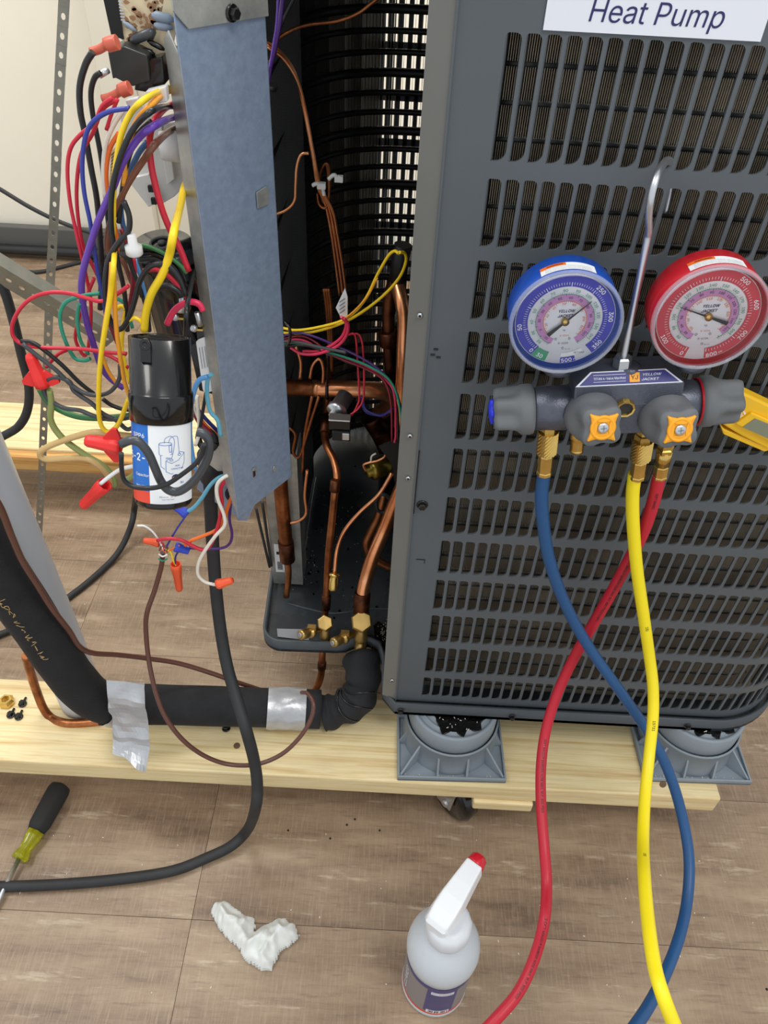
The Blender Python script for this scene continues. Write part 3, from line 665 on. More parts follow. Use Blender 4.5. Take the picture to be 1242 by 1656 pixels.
# thermostat of wires inside
for i, (m, w, t) in enumerate((('w_yellow', 4.5, '455,530 480,534 520,528 560,515 590,485 610,445 628,414 638,406 645,410'), ('w_yellow', 4.5, '455,538 500,538 550,524 585,505 620,478 645,450 656,425 655,410 646,408'),
        ('w_yelor', 3, '500,533 550,520 590,485 610,450'), ('w_dpurple', 4, '455,545 480,538 510,545 550,562 590,582 620,604 640,632 652,680 652,720'), ('w_teal', 4, '455,556 480,555 520,566 565,580 600,594 630,615 645,650 652,710'),
        ('w_pink', 4, '455,551 490,550 530,572 570,586 600,597 625,615 638,640 640,700 638,716'), ('w_maroon', 3.5, '455,548 495,545 540,575 590,596 620,615 632,650 634,714'), ('w_dgrey', 5, '455,552 480,553 520,562 560,570'),
        ('w_pink', 5, '470,562 488,572 515,572 545,560 560,543 563,525 556,514'), ('w_pink', 5, '490,568 520,566 550,548 560,525 552,512'), ('w_red', 3.5, '562,542 574,542 578,580 581,640 578,655 570,670 562,675'), ('w_red', 3.5, '562,541 582,543 588,580 588,640 580,660 565,672'),
        ('w_navy', 4, '587,645 590,660 600,668 618,672 636,660'), ('w_navy', 4, '584,640 590,664 606,671 622,670 634,664'), ('w_black', 4, '455,560 500,560 560,585 610,605 640,650 644,716'))):
    pipe('wire', m, w, t, .80 if i < 8 else .79, .74 if i < 8 else .76, n=8)
pipe('wire_tie', 'black_plastic', 5, '461,520,.79 468,530,.78 469,548,.78 463,560,.79', .79)
b = MB('black_plastic'); c0 = A(530, 628, .846)
P = [c0+Vector((0, .0135*math.sin(a), .0135*math.cos(a))) for a in [2*PI*i/20 for i in range(21)]]; b.tube(P, .0022, 6, raw=True); b.tube([c0+Vector((0, -.01, .012)), A(531, 600, .82), A(530, 572, .80)], .0022, 6); b.build('cable_tie', U)
b = MB('white_paper'); b.slab([A(x, y, .78) for x, y in ((558, 466), (562, 480), (562, 518), (552, 515), (543, 498))], (0, .0008, 0)); b.use('ink_grey')
for k in range(4): b.slab([A(x, y+6*k, .7785) for x, y in ((549, 488), (558, 482), (558, 484), (549, 490))], (0, .0004, 0))
b.build('wire_tag', U)
for t1 in ('505,300 512,297 520,300 523,310 524,316', '531,290 540,283 548,289 550,284'):
    b = MB('clear_cap'); P = pts(t1, .84); b.tube(P, .0022, 6); b.box(tuple(P[2]), (.009, .006, .006)); b.build('cable_tie', U)
for i, (m, w, t, y) in enumerate((('w_dpurple', 8, '458,-10 452,40 444,80 436,115 432,160 428,210', .74), ('w_purple', 4, '450,-10 447,40 440,85 436,110', .73), ('w_dpurple', 5, '434,120 430,170 428,215', .74), ('black_matte', 5, '480,-10 462,25 448,60 438,100', .75))):
    pipe('wire', m, w, t, y, n=8)
b = MB('black_matte'); p = A(437, 141, .738); b.lathe([(.006, -.002), (.006, .002)], 12, mframe(p, A(444, 80, .738)-p)); b.build('wire_tie', U)
b = MB('black_matte'); p = A(647, 425, .84); b.lathe([(.010, -.022), (.010, .022)], 14, mframe(p, (.1, 0, 1))); b.build('sensor_clip', U)
# header sign
q = [A(x, y, YF-.0016) for x, y in ((887, -46), (1257, -22), (1228, 73), (879, 43))]
z1 = (q[2].z+q[3].z)/2; xL = q[3].x; xR = q[2].x
sg = MB('sign_white'); sg.box(((xL+xR)/2, YF-.0010, z1+.022), (xR-xL, .0012, .044)); sgo = sg.build('name_label', U, label='white label strip with navy lettering')
b = MB('ink_navy'); tl, tr = A(952, 24, YF-.002), A(1168, 38, YF-.002)
b.text('Heat Pump', .0180, lambda x, y: Vector(((tl.x+tr.x)/2+x, YF-.0019, A(1060, 21, YF).z+y)), 'ink_navy', width=tr.x-tl.x, shear=.12, T=None); b.build('lettering', sgo)
# ================= CONTROL BOX =================
K = thing('control_box', 'galvanised steel control box panel hanging beside the service opening, trailing coloured wires', 'control box', (-.15, .58, .61))
BL = at(385, 838, Y=.577); BR = at(472, 770, Y=.643); u = Vector((BR.x-BL.x, BR.y-BL.y, 0)).normalized(); wB = math.hypot(BR.x-BL.x, BR.y-BL.y)
nB = Vector((-u.y, u.x, 0))                  # pointing into the box (away from the camera side)
if nB.y < 0: nB = -nB
def BP(s, z, d=0): return Vector((BL.x, BL.y, z))+u*s-nB*d      # d>0 towards the viewer
zf0 = at(330, 44, Y=.59).z; zt_ = 1.13
b = MB('galvanised'); b.slab([BP(0, .6104), BP(wB, .6150), BP(wB, zt_), BP(.002, zt_), BP(0, zf0+.004)], nB*.0014)
# right return
b.slab([BP(wB, .6150), BP(wB, zt_), BP(wB, zt_)+nB*.012, BP(wB, .6150)+nB*.012], -u*.0014)
b.build('face_panel', K, bevel=.0004)
# left flange
fo = Vector((-.0128, .0125, 0)); zfl = at(363, 770, Y=.59).z; ztl = at(262, 62, Y=.59).z
b = MB('zinc'); b.slab([BP(0, .612), BP(0, at(288, 92, Y=.577).z), BP(0, .0)+Vector((0, 0, ztl+.006))+fo*.6, BP(0, ztl)+fo, BP(0, zfl)+fo, BP(0, .632)+fo*.55], (.0008, .0012, 0))
b.build('side_flange', K, bevel=.0003)
b = MB('zinc'); b.slab([BP(.009, at(322, 46, Y=.587).z, .0022), BP(wB+.001, at(416, 24, Y=.645).z, .0022), BP(wB+.001, zt_, .0022), BP(-.002, zt_, .0022), BP(-.002, at(290, 18, Y=.575).z, .0022)], nB*.0014); fp = b.build('top_flap', K, bevel=.0003)
hexscrew(BP(wB*.58, at(355, 22, Y=.61).z, .0022), -nB, K, .0042, label='black hex screw')
b = MB('zinc'); c0 = BP(wB*.80, at(399, 318, Y=.628).z, .001); b.slab([c0+u*a_+Vector((0, 0, z_)) for a_, z_ in ((-.0068, -.0075), (.005, -.0075), (.0066, -.005), (.0066, .006), (.004, .0075), (-.0068, .0055))], -nB*.001); b.build('punched_tab', K, bevel=.0003)
c0 = BP(wB*.34, at(398, 762, Y=.6).z, .0006); b = MB('copper_burnt'); b.slab([c0+u*a_+Vector((0, 0, z_)) for a_, z_ in ((-.0016, -.006), (.0012, -.005), (.0012, .003), (-.0012, .003))], -nB*.0004); b.use('zinc').slab([c0+u*a_+Vector((0, 0, z_)) for a_, z_ in ((-.003, .004), (.0042, .001), (.002, .006), (-.001, .0065))], -nB*.0015); b.build('bent_tab', K)
c0 = BP(wB*.68, at(430, 769, Y=.61).z, .0006); b = MB('zinc'); b.lathe([(.004, 0), (.0038, .0008)], 16, mframe(c0, -nB)@Matrix.Diagonal((.55, 1, 1, 1))); b.build('scuff', K)
# lower bracket and grommet
b = MB('zinc'); b.slab([A(x, y, .60) for x, y in ((338, 722), (366, 716), (372, 762), (352, 762), (334, 748))], (0, .0012, 0)); b.build('bracket', K, bevel=.0003)
b = MB('galvanised'); b.slab([A(x, y, .625) for x, y in ((318, 790), (335, 748), (372, 766), (386, 838), (330, 800))], (0, .0012, 0)); b.build('lower_bracket', K)
b = MB('galvanised'); b.slab([A(x, y, .64) for x, y in ((376, 812), (420, 800), (400, 842), (384, 842))], (0, .0012, 0)); b.build('lower_bracket', K)
def ringobj(par, nm, m, c, ax, R, r, n=24):
    x, y, z = frame(ax); P = [c+x*R*math.cos(2*PI*i/n)+y*R*math.sin(2*PI*i/n) for i in range(n+1)]; return MB(m).tube(P, r, 8, raw=True).build(nm, par)
ringobj(K, 'grommet', 'black_matte', A(335, 712, .60), (-.3, -1, .35), .0095, .0034)
ringobj(K, 'grommet', 'black_matte', A(377, 800, .62), (-.1, -1, .3), .007, .0022)
b = MB('rubber'); b.cyl(A(338, 735, .615), A(342, 772, .625), .0125, 18); b.build('cable_gland', K)
# circuit board at the top
PB = [A(x, y, v) for x, y, v in ((160, -40, .612), (300, -40, .60), (275, 100, .60), (262, 118, .60), (243, 84, .60), (196, 64, .605))]
b = MB('pcb'); b.slab(PB, (0.0, .002, 0)); pc = b.build('circuit_board', K)
b = MB('black_matte'); b.slab([A(x, y, .6035) for x, y in ((166, -6), (190, -6), (200, 64), (180, 58))], (0, .0012, 0)); b.build('edge_connector', pc)
b = MB('steel')
for k in range(7): b.box(tuple(A(195+k*.7, 2+k*5, .602)), (.003, .001, .0008))
b.build('pin', pc, kind='stuff')
b = MB('trace'); random.seed(11)
for k in range(80):
    px, py = random.uniform(200, 285), random.uniform(-5, 78)
    if py > 62+ (px-200)*.35: continue
    p = A(px, py, .6028); w, h = random.uniform(.0010, .0030), random.uniform(.0012, .0028); n = 7
    b.slab([p+Vector((w*random.uniform(.6, 1.1)*math.cos(2*PI*i/n), 0, h*random.uniform(.6, 1.1)*math.sin(2*PI*i/n))) for i in range(n)], (0, -.0004, 0))
b.build('solder_trace', pc, kind='stuff')
for (x0, y0, x1, y1, m, r) in ((250, 25, 276, 31, 'resistor', .0042), (254, 41, 274, 44, 'resistor', .0038), (216, 64, 247, 52, 'w_dgrey', .0046), (203, 38, 216, 47, 'resistor', .0022), (243, 68, 262, 78, 'black_plastic', .0026), (232, 80, 246, 86, 'black_plastic', .0026)):
    p0, p1 = A(x0, y0, .597), A(x1, y1, .597); r *= .72; b = MB(m); L = (p1-p0).length; b.lathe([(r*.4, -.002), (r*.8, 0), (r, .001), (r, L-.001), (r*.8, L), (r*.4, L+.002)], 14, mframe(p0, p1-p0)); b.build('resistor', pc)
# relay
b = MB('relay'); b.slab([A(x, y, .585) for x, y in ((174, 84), (200, 75), (238, 90), (242, 132), (214, 140), (186, 126), (182, 128))], (0, .03, 0)); b.build('relay', K, bevel=.0008)
b = MB('black_plastic'); b.slab([A(x, y, .588) for x, y in ((222, 100), (262, 92), (266, 138), (240, 150), (217, 146))], (0, .028, 0)); b.build('relay', K, bevel=.0008)
# white plastic terminals behind the wires
b = MB('contact_white')
for pg, Y in ((((190, 178), (222, 165), (262, 200), (262, 225), (205, 232)), .63), (((242, 205), (288, 195), (300, 300), (282, 318), (262, 330), (246, 322), (215, 300)), .64), (((262, 245), (275, 240), (282, 290), (270, 300)), .634), (((205, 290), (240, 282), (262, 325), (240, 335)), .635)):
    b.slab([A(x, y, Y) for x, y in pg], (0, .006, 0))
b.build('terminal_block', K, bevel=.0006)
b = MB('black_matte')
for px, py in ((244, 305), (249, 325)): b.box(tuple(A(px, py, .632)), (.004, .003, .005))
b.build('terminal_slot', K)
b = MB('frosted'); b.lathe([(.0005, 0), (.010, .001), (.012, .01), (.012, .02)], 24, mframe(A(283, 262, .61), (0, .5, 1)), caps=False); b.build('plastic_cap', K)
b = MB('clear_cap'); b.slab([A(x, y, .575) for x, y in ((235, 148), (268, 140), (270, 165), (240, 172))], (0, .008, 0)); b.slab([A(x, y, .57) for x, y in ((202, 163), (222, 158), (226, 172), (208, 178))], (0, .006, 0)); b.build('plug_housing', K, bevel=.0008)
# barcode sticker on the wires
b = MB('w_tan'); q = [A(x, y, .535) for x, y in ((180, 245), (188, 236), (186, 295), (176, 300))]; b.slab(q, (0, .001, 0)); b.use('ink_black')
for k in range(9): b.slab([A(x, y+5*k, .5345) for x, y in ((180, 250), (187, 243), (187, 245), (180, 252))], (0, -.0002, 0))
b.build('sticker', K)
# run capacitor (large black round can) behind
cA = A(262, 395, .60); b = MB('black_plastic'); T = mframe(cA, (-.03, -.10, 1))
b.lathe([(.024, -.085), (.0245, -.015), (.026, -.013), (.026, -.004), (.0245, 0), (.0005, .0005)], 32, T); b.use('rubber'); b.lathe([(.010, 0), (.010, .002), (.008, .002), (.008, .0005)], 24, T, caps=False); b.lathe([(.003, 0), (.003, .0025), (.0005, .0026)], 16, T); b.build('run_capacitor', K)
for k, (t, m) in enumerate((('222,405 245,402 268,410 288,428 303,462', 'black_plastic'), ('223,412 248,410 270,420 288,440 300,474', 'black_plastic'), ('226,420 250,418 272,430 286,450 296,478', 'rubber'))): wire(K, 'wire', m, .0019, t, .568)
# contactor with label
b = MB('black_plastic'); b.slab([A(x, y, .592) for x, y in ((296, 520), (330, 500), (350, 640), (322, 632))], (0, .03, 0)); b.build('contactor', K, bevel=.001)
cq = [A(x, y, .5905) for x, y in ((317, 553), (321, 549), (345, 540), (360, 628), (331, 636), (328, 630))]
b = MB('white_paper'); b.slab(cq, (0, .001, 0)); b.use('ink_grey')
for k in range(5): b.slab([A(x+k*4.2, y-k*1.2, .5898) for x, y in ((322, 562), (323, 562), (328, 596), (327, 596))], (0, -.0002, 0))
b.use('ink_black'); b.slab([A(x, y, .5898) for x, y in ((342, 610), (347, 608), (348, 618), (343, 620))], (0, -.0002, 0)); b.build('sticker', K)
for px, py in ((292, 512), (322, 530), (300, 500)):
    p = A(px, py, .578); b = MB('brass'); b.box(tuple(p), (.008, .008, .002), None); b.use('steel').lathe([(.0032, 0), (.0032, .003), (.002, .0036)], 10, mframe(p+Vector((-.003, -.002, 0)), (-.5, -.6, .6))); b.build('terminal_screw', K, bevel=.0003)
for a_, c_ in (((293, 480), (296, 505)), ((318, 505), (324, 527))):
    b = MB('steel'); b.cyl(A(*a_, .575), A(*c_, .575), .0022, 10); b.build('ring_terminal', K)
# clear-pink spade connectors
for t, c in (('147,84 160,80 175,72 190,68', 'spade'), ('166,160 180,156 198,146 210,142', 'spade')):
    b = MB(c); b.tube(pts(t, .56), lambda f: .0028+.0018*(1 if f > .6 else 0), 10); b.build('spade_connector', K)
b = MB('steel'); b.cyl(A(160, 122, .565), A(175, 113, .57), .0022, 10); b.build('ring_terminal', K)
# ---------------- loose wires of the box ----------------
WL = [
 ('w_black', 2.2, '150,84 138,105 129,140 130,180 137,215 147,270 157,325 162,390 164,440 162,500', .55), ('w_black', 1.9, '163,118 153,126 147,150 150,185 160,235 167,280 172,330 178,390', .56),
 ('w_red', 1.4, '182,158 165,172 152,200 130,218 114,240 109,275 113,325 122,370 131,410 140,450 147,490 145,545 138,575 126,560 122,540 132,500 152,450', .53), ('w_red', 1.4, '186,162 165,178 150,215 131,250 124,300 126,350 135,400 150,430 160,450', .535),
 ('w_red', 1.3, '190,160 180,185 172,210', .54), ('w_blue', 1.6, '210,175 178,180 155,193 140,215 133,260 136,310 146,360 152,400 158,440 168,490 172,515', .525),
 ('w_purple', 2.5, '300,186,.64 276,191,.606 252,202 225,222 200,260 182,305 160,355 145,400 134,440 132,475 140,520 152,560 163,592 178,612 200,628', .52), ('w_white', 1.6, '200,176 182,205 171,235 167,275 170,320', .54),
 ('w_orange', 1.6, '192,215 178,240 172,275 174,310 182,350 190,390 188,420', .54), ('w_yellow', 2.0, '292,138,.63 266,144,.602 235,160 212,182 197,215 190,250 184,300 183,350 182,385', .52), ('w_yelor', 2.0, '292,142,.63 268,150,.602 245,170 222,195 208,235 204,265 200,300', .53),
 ('w_black', 2.0, '295,174,.63 270,172,.604 248,178 222,200 203,232 188,275 180,320 180,370 186,410', .515), ('w_black', 1.8, '245,196 225,215 213,240 203,275 196,320 192,360', .53), ('w_red', 2.4, '292,165,.63 268,174,.604 250,195 242,225 245,270 258,325 272,365 290,400 305,438', .545),
 ('w_brown', 2.4, '300,200,.64 276,211,.606 252,232 230,262 207,297 189,335 176,370 174,400 180,415', .53), ('w_steelblue', 2.0, '238,230 224,248 207,285 196,330 198,360 206,385', .545),
 ('w_yellow', 2.9, '312,285,.64 299,300,.606 291,335,.56 281,375 274,412 262,445 245,475 236,505 233,535', .50), ('w_black', 2.0, '200,325 209,350 207,375 190,395 175,422 170,460 173,500 184,528 196,532 208,515 218,485 226,455 240,433 258,427 275,432 290,450 300,478', .50),
 ('w_black', 1.8, '186,400 192,430 200,465 204,500 206,535', .51), ('w_black', 1.8, '205,395 212,430 222,455 230,480', .53), ('w_brown', 1.8, '180,385 186,410 200,425 210,450 218,470', .545),
 ('w_yellow', 1.9, '186,395,.53 184,425 180,470 172,520 164,570 160,620 160,670 166,692 178,698 192,685 203,658 208,645', .485), ('w_yelor', 1.7, '187,395,.53 184,425 185,480 188,530 194,575 202,620 214,652', .49), ('w_yelor', 1.3, '180,425 176,480 168,530 163,580', .487),
 ('w_yellow', 1.6, '188,500 196,495 203,500 200,520 197,560 202,590 210,620', .51), ('w_yellow', 1.6, '208,518 218,514 228,520 234,532', .50), ('w_yelor', 1.5, '165,575 175,600 190,622', .51),
 ('w_red', 1.5, '208,462 190,475 165,487 140,482 110,474 80,473 52,482 32,500 20,525 22,545 38,557 70,562 105,563 140,565 175,570 205,572', .50), ('w_red', 1.5, '75,594 84,583 97,571 120,564 150,567 180,577 208,595', .51),
 ('w_maroon', 1.6, '170,505 180,530 192,560 203,575', .53), ('w_maroon', 1.6, '196,370 205,395 213,430 214,465 208,500 204,530', .54), ('w_teal', 1.5, '162,474 135,478 108,488 98,505 98,525 106,552 120,578 136,583 146,580', .505), ('w_teal', 1.4, '128,492 125,520 130,550 143,573', .51), ('w_teal', 1.5, '188,482 200,490 208,510 214,530', .53),
 ('w_black', 1.7, '34,552 50,553 70,565 100,590 128,618 152,637', .50), ('w_dgrey', 1.7, '36,556 60,575 90,598 115,622 138,636 160,639 180,632 193,612 194,590', .49), ('w_black', 1.7, '166,645 180,655 200,662 216,663', .50),
 ('w_dgrey', 1.8, '217,690 205,694 188,680 165,668 148,652 130,640 118,630 113,618 98,611 82,611 72,622 74,640 88,652 105,660 130,664 150,672 175,678 200,677 217,673', .49), ('w_green', 2.6, '64,628 74,645 92,660 120,672 150,676 185,675 217,671', .50),
 ('w_olive', 2.6, '80,630 83,652 82,678 92,698 110,716 140,737 165,752 182,770 186,785', .49), ('w_tan', 2.7, '218,706 190,703 155,699 125,705 90,717 68,728 66,738 78,743 110,741 140,742 160,753 175,770 178,785', .488), ('w_olive', 2.4, '200,778 214,770 222,762', .49), ('w_twhite', 1.7, '163,782 178,770 195,759 215,754 226,752', .465),
 ('w_dgrey', 3.1, '196,718 212,712 226,716 240,733 250,755 260,778 272,792 288,795 308,783 325,762 336,738 338,716 330,702 318,698', .392), ('w_black', 1.7, '196,733 197,760 202,778 220,788 248,789 272,782 296,766 316,750 326,735 330,718', .385),
 ('w_sky', 2.3, '336,609 322,615 313,635 308,665 307,700 311,735 316,760', .56), ('w_cyan', 2.0, '343,605 336,612 335,640 340,665 352,680 357,705', .575), ('w_maroon', 2.2, '308,650 320,680 340,700 358,720', .60), ('w_orange', 2.0, '314,662 330,685 348,702 362,716', .605), ('w_blue', 2.0, '318,660 335,680 352,697 362,706', .61),
 ('w_white', 1.8, '318,640 321,670 322,700 316,720', .59), ('w_white', 1.8, '312,655 325,690 345,718', .60), ('w_black', 1.9, '330,410,.64 318,428,.604 308,465,.56 302,500 300,545 297,560', .50), ('w_black', 1.6, '333,635 328,665 322,700', .585), ('w_pink', 2.6, '270,524 280,505 292,494 308,488 322,492 328,502', .54),
 ('w_red', 2.0, '232,438 252,436 272,446 292,468 306,486', .56), ('w_green', 1.7, '226,396 245,401 268,412 290,428 302,442', .565), ('w_black', 2.6, '240,535 238,505 245,480 258,465 272,463 286,470 293,480', .53), ('w_sky', 1.8, '218,420 228,450 237,490', .555), ('w_red', 1.6, '216,415 218,450 212,480', .55), ('w_black', 1.5, '228,470 236,500 238,520', .55),
 # lower group
 ('w_cyan', 2.2, '374,767 355,772 340,785 327,805 312,822 299,829', .60), ('w_white', 2.0, '380,765 362,772 351,785 352,806 362,832 363,850 350,865 335,885 322,908 320,928 330,940 345,945 356,945', .585), ('w_red', 2.1, '382,770 364,778 357,792 359,815 354,845 346,870 337,886 326,889 310,882 292,873 270,871 254,874', .59),
 ('w_orange', 2.0, '377,797 368,822 360,845 348,858 325,868 310,874 299,882', .595), ('w_dpurple', 1.6, '373,815 371,840 375,862 372,878 360,886 335,888 305,886', .60)]
for m_, r_, t_, y_ in WL:
    if y_ == .392 or y_ == .385: Y0 = y_+.0
    wire(K, 'wire', m_, r_*.001, t_, y_)

# ---------------- wire nuts, connectors ----------------
def nut(a, c, Y, r, m, label, wings=False, name='wire_nut', cat='wire nut'):
    a, c = A(*a, Y), A(*c, Y); d = c-a; L = d.length; T = mframe(a, d, (0, -1, 0))
    f = lambda ang, z: 1+.05*math.cos(ang*8)
    b = MB(m); b.lathe([(r*.78, .001), (r*.82, 0), (r, 0), (r*1.02, L*.12), (r*.9, L*.35), (r*.86, L*.36), (r*.70, L*.92), (r*.55, L), (.0002, L)], 32, T, rfn=f, caps=False); b.lathe([(r*.78, .001), (r*.7, L*.3), (.0002, L*.31)], 20, T, caps=False)
    if wings:
        for s in (-1, 1): b.prism([(s*r*.6, L*.0), (s*r*1.5, L*.02), (s*r*2.5, L*.10), (s*r*2.5, L*.22), (s*r*1.1, L*.48), (s*r*.6, L*.5)], -.0012, .0012, T@Matrix(((1, 0, 0, 0), (0, 0, 1, 0), (0, 1, 0, 0), (0, 0, 0, 1))))
    return b.build(name, label=label, cat=cat, org=a)
nut((70, 624), (48, 574), .49, .0058, 'nut_red', 'red winged wire nut standing upright at the far left, on green and olive wires', True)
nut((196, 722), (138, 712), .455, .0066, 'nut_red', 'large red winged wire nut pointing left beside the capacitor label', True)
nut((170, 783), (134, 818), .47, .0062, 'nut_red', 'plain red wire nut on the tan wire, pointing down left below the capacitor')
nut((258, 878), (232, 874), .60, .0048, 'nut_orange', 'small orange-red wire nut lying left of the brown cable end')
nut((284, 912), (290, 954), .60, .0062, 'nut_orange', 'orange wire nut hanging straight down from the yellow strand')
nut((352, 945), (376, 938), .58, .0058, 'nut_orange', 'orange-red wire nut on the thick white wire in front of the black cord')
nut((302, 831), (282, 818), .60, .0055, 'nut_blue', 'blue wire nut on the light blue wire just below the capacitor')
nut((283, 884), (306, 892), .595, .0055, 'nut_blue', 'blue wire nut on the navy and orange wires beside the brown cable end')
p0 = A(218, 412, .50); p1 = A(212, 378, .50)
b = MB('clear_cap'); L = (p1-p0).length; b.lathe([(.0050, 0), (.0058, .001), (.0058, L*.42), (.0032, L*.55), (.0030, L*.95), (.0018, L), (.0001, L)], 20, mframe(p0, p1-p0)); b.build('crimp_cap', label='frosted plastic crimp cap among the wires above the capacitor', cat='crimp cap', org=p0)

# ================= START CAPACITOR =================
c1 = atd(258, 545, .540); c0 = atd(265, 803, .578); ax = (c1-c0).normalized(); H = (c1-c0).length; R = .0213
T = mframe(c0, ax, (0, -1, .2))
# angle 0 toward the camera: local frame -> find local direction of camera
vc = T.inverted().to_3x3()@(cC-c0); a0 = math.atan2(vc.y, vc.x)
S = thing('start_capacitor', 'black cylindrical start capacitor with a blue and white label, hanging by its wires', 'capacitor', c0)
b = MB('black_plastic'); zr = H*.60
b.lathe([(.018, -.004), (R-.0015, -.004), (R-.0005, -.002), (R-.0008, zr)], 48, T, caps=True); b.build('can', S)
b = MB('black_plastic'); b.lathe([(R-.0006, H*.50), (R+.0013, H*.505), (R+.0014, H*.665), (R+.0010, H*.675), (R+.0001, H*.68), (R, H), (R-.0016, H), (R-.0018, H-.004), (.0002, H-.004)], 48, T, caps=False); b.build('boot', S)
def CW(r, aoff=0): return lambda x, y: T@Vector((r*math.cos(a0+aoff+x/r), r*math.sin(a0+aoff+x/r), y))
def patch(b, m, x0, x1, z0, z1, r, n=24):
    b.use(m); vs = []
    for i in range(n+1):
        x = x0+(x1-x0)*i/n; vs += [CW(r)(x, z0), CW(r)(x, z1)]
    b.add(vs, [(2*i, 2*i+2, 2*i+3, 2*i+1) for i in range(n)], True)
s_ = 1 if (CW(R)(.005, 0)-CW(R)(0, 0)).dot(cR) > 0 else -1
_cw = CW
def CW(r, aoff=0, s=s_): return lambda x, y: T@Vector((r*math.cos(a0+aoff+s*x/r), r*math.sin(a0+aoff+s*x/r), y))
b = MB('white_paper'); LR = R+.0001; zl0, zl1 = .001, H*.50
patch(b, 'white_paper', -.010, .0262, zl0, zl1, LR); patch(b, 'label_blue', -.034, -.010, zl0+.009, zl1+.0, LR+.00001); patch(b, 'label_red', -.034, -.010, zl0, zl0+.009, LR+.00001)
lab = b.build('printed_label', S, label='blue and white printed label')
b = MB('ink_blue'); F = lambda ox, oy, r=LR+.0002: (lambda x, y: CW(r)(x+ox, y+oy))
b.text('SPP6', .0042, F(-.0185, zl1-.008), 'white_paper', width=.011, bold=.012); b.text('5-2-1', .0075, F(-.0190, zl1-.024), 'white_paper', bold=.02); b.text('Capacitor', .0028, F(-.0165, zl0+.021), 'white_paper', bold=.01); b.text('Relay 500%', .0022, F(-.0165, zl0+.0125), 'white_paper', bold=.01)
b.text('RUN\nCAPACITOR', .0016, F(.0105, zl0+.0275), 'ink_blue', width=.0095, bold=.01); b.text('SPP6', .0013, F(.0035, zl0+.0345), 'ink_blue', bold=.02)
b.text('115 VAC 60Hz\nE 146701', .0014, F(.0125, zl0+.0110), 'ink_grey', width=.010); b.text('Box 21\nwww', .0014, F(.003, zl0+.0045), 'ink_grey', width=.012); b.text('RU', .0022, F(.0140, zl0+.0155), 'ink_blue', bold=.02)
def drawline(P, w=.00035):
    b.use('ink_blue')
    for (x0, y0), (x1, y1) in zip(P, P[1:]):
        d = Vector((x1-x0, y1-y0)); 
        if d.length < 1e-7: continue
        n_ = Vector((-d.y, d.x)).normalized()*w/2; g = F(0, 0)
        b.add([g(x0-n_.x, y0-n_.y), g(x1-n_.x, y1-n_.y), g(x1+n_.x, y1+n_.y), g(x0+n_.x, y0+n_.y)], [(0, 1, 2, 3)])
def ell(cx, cy, rx, ry, a_=0, b_=2*PI, n=18): return [(cx+rx*math.cos(a_+(b_-a_)*i/n), cy+ry*math.sin(a_+(b_-a_)*i/n)) for i in range(n+1)]
zz = zl0
drawline(ell(.002, zz+.045, .0045, .0012)); drawline([(-.0025, zz+.045), (-.0025, zz+.0375), (-.0015, zz+.0365), (-.0015, zz+.0285), (.0012, zz+.0265)]); drawline([(.0065, zz+.045), (.0065, zz+.0372), (-.0015, zz+.0365)]); drawline([(.0045, zz+.0435), (.0065, zz+.044), (.0062, zz+.039), (.0048, zz+.0388), (.0045, zz+.0435)])
drawline([(.002, zz+.0325), (.002, zz+.0245), (.006, zz+.0225), (.0145, zz+.0265), (.0165, zz+.031), (.0165, zz+.0375), (.013, zz+.0385), (.0045, zz+.034), (.002, zz+.0325), (.006, zz+.0305), (.0115, zz+.0325), (.0165, zz+.0375)])
drawline(ell(.006, zz+.033, .0012, .0007)); drawline(ell(.0122, zz+.0365, .0012, .0007)); sm = lambda L_: [(p.x, p.y) for p in catmull([(x, y, 0) for x, y in L_], 6)]
drawline(sm([(.0012, zz+.0455), (.002, zz+.049), (.006, zz+.0505), (.0085, zz+.047), (.0075, zz+.039), (.006, zz+.034)])); drawline(sm([(.004, zz+.0455), (.006, zz+.0495), (.0105, zz+.050), (.0115, zz+.045), (.012, zz+.037)]))
b.use('ink_navy'); b.add([F(0, 0, LR+.0002)(x, y) for x, y in ell(.0090, zz+.0200, .0030, .0022)[:-1]], [list(range(18))]); b.text('NATE', .0016, F(.0090, zz+.0200, LR+.0004), 'w_yelor', width=.0045, bold=.02)
b.build('lettering', lab)
b = MB('black_plastic'); TL = T@Matrix.Rotation(a0-s_*.45, 4, 'Z')@Matrix.Translation((R, 0, H-.003))@Matrix.Rotation(PI/2, 4, 'Y'); b.lathe([(.0042, -.0025), (.0042, .0012), (.0018, .0014), (.0015, .0006), (.0003, .0006)], 24, TL); b.box((.006, 0, -.0005), (.012, .0075, .003), TL); b.build('mount_lug', S, bevel=.001)
b = MB('relay')
for k in (-1, 0, 1): b.box((0, 0, H-.003), (.032, .0016, .005), T@Matrix.Rotation(a0+.9, 4, 'Z')@Matrix.Translation((0, .006*k+.003, 0)))
b.build('inner_rib', S)

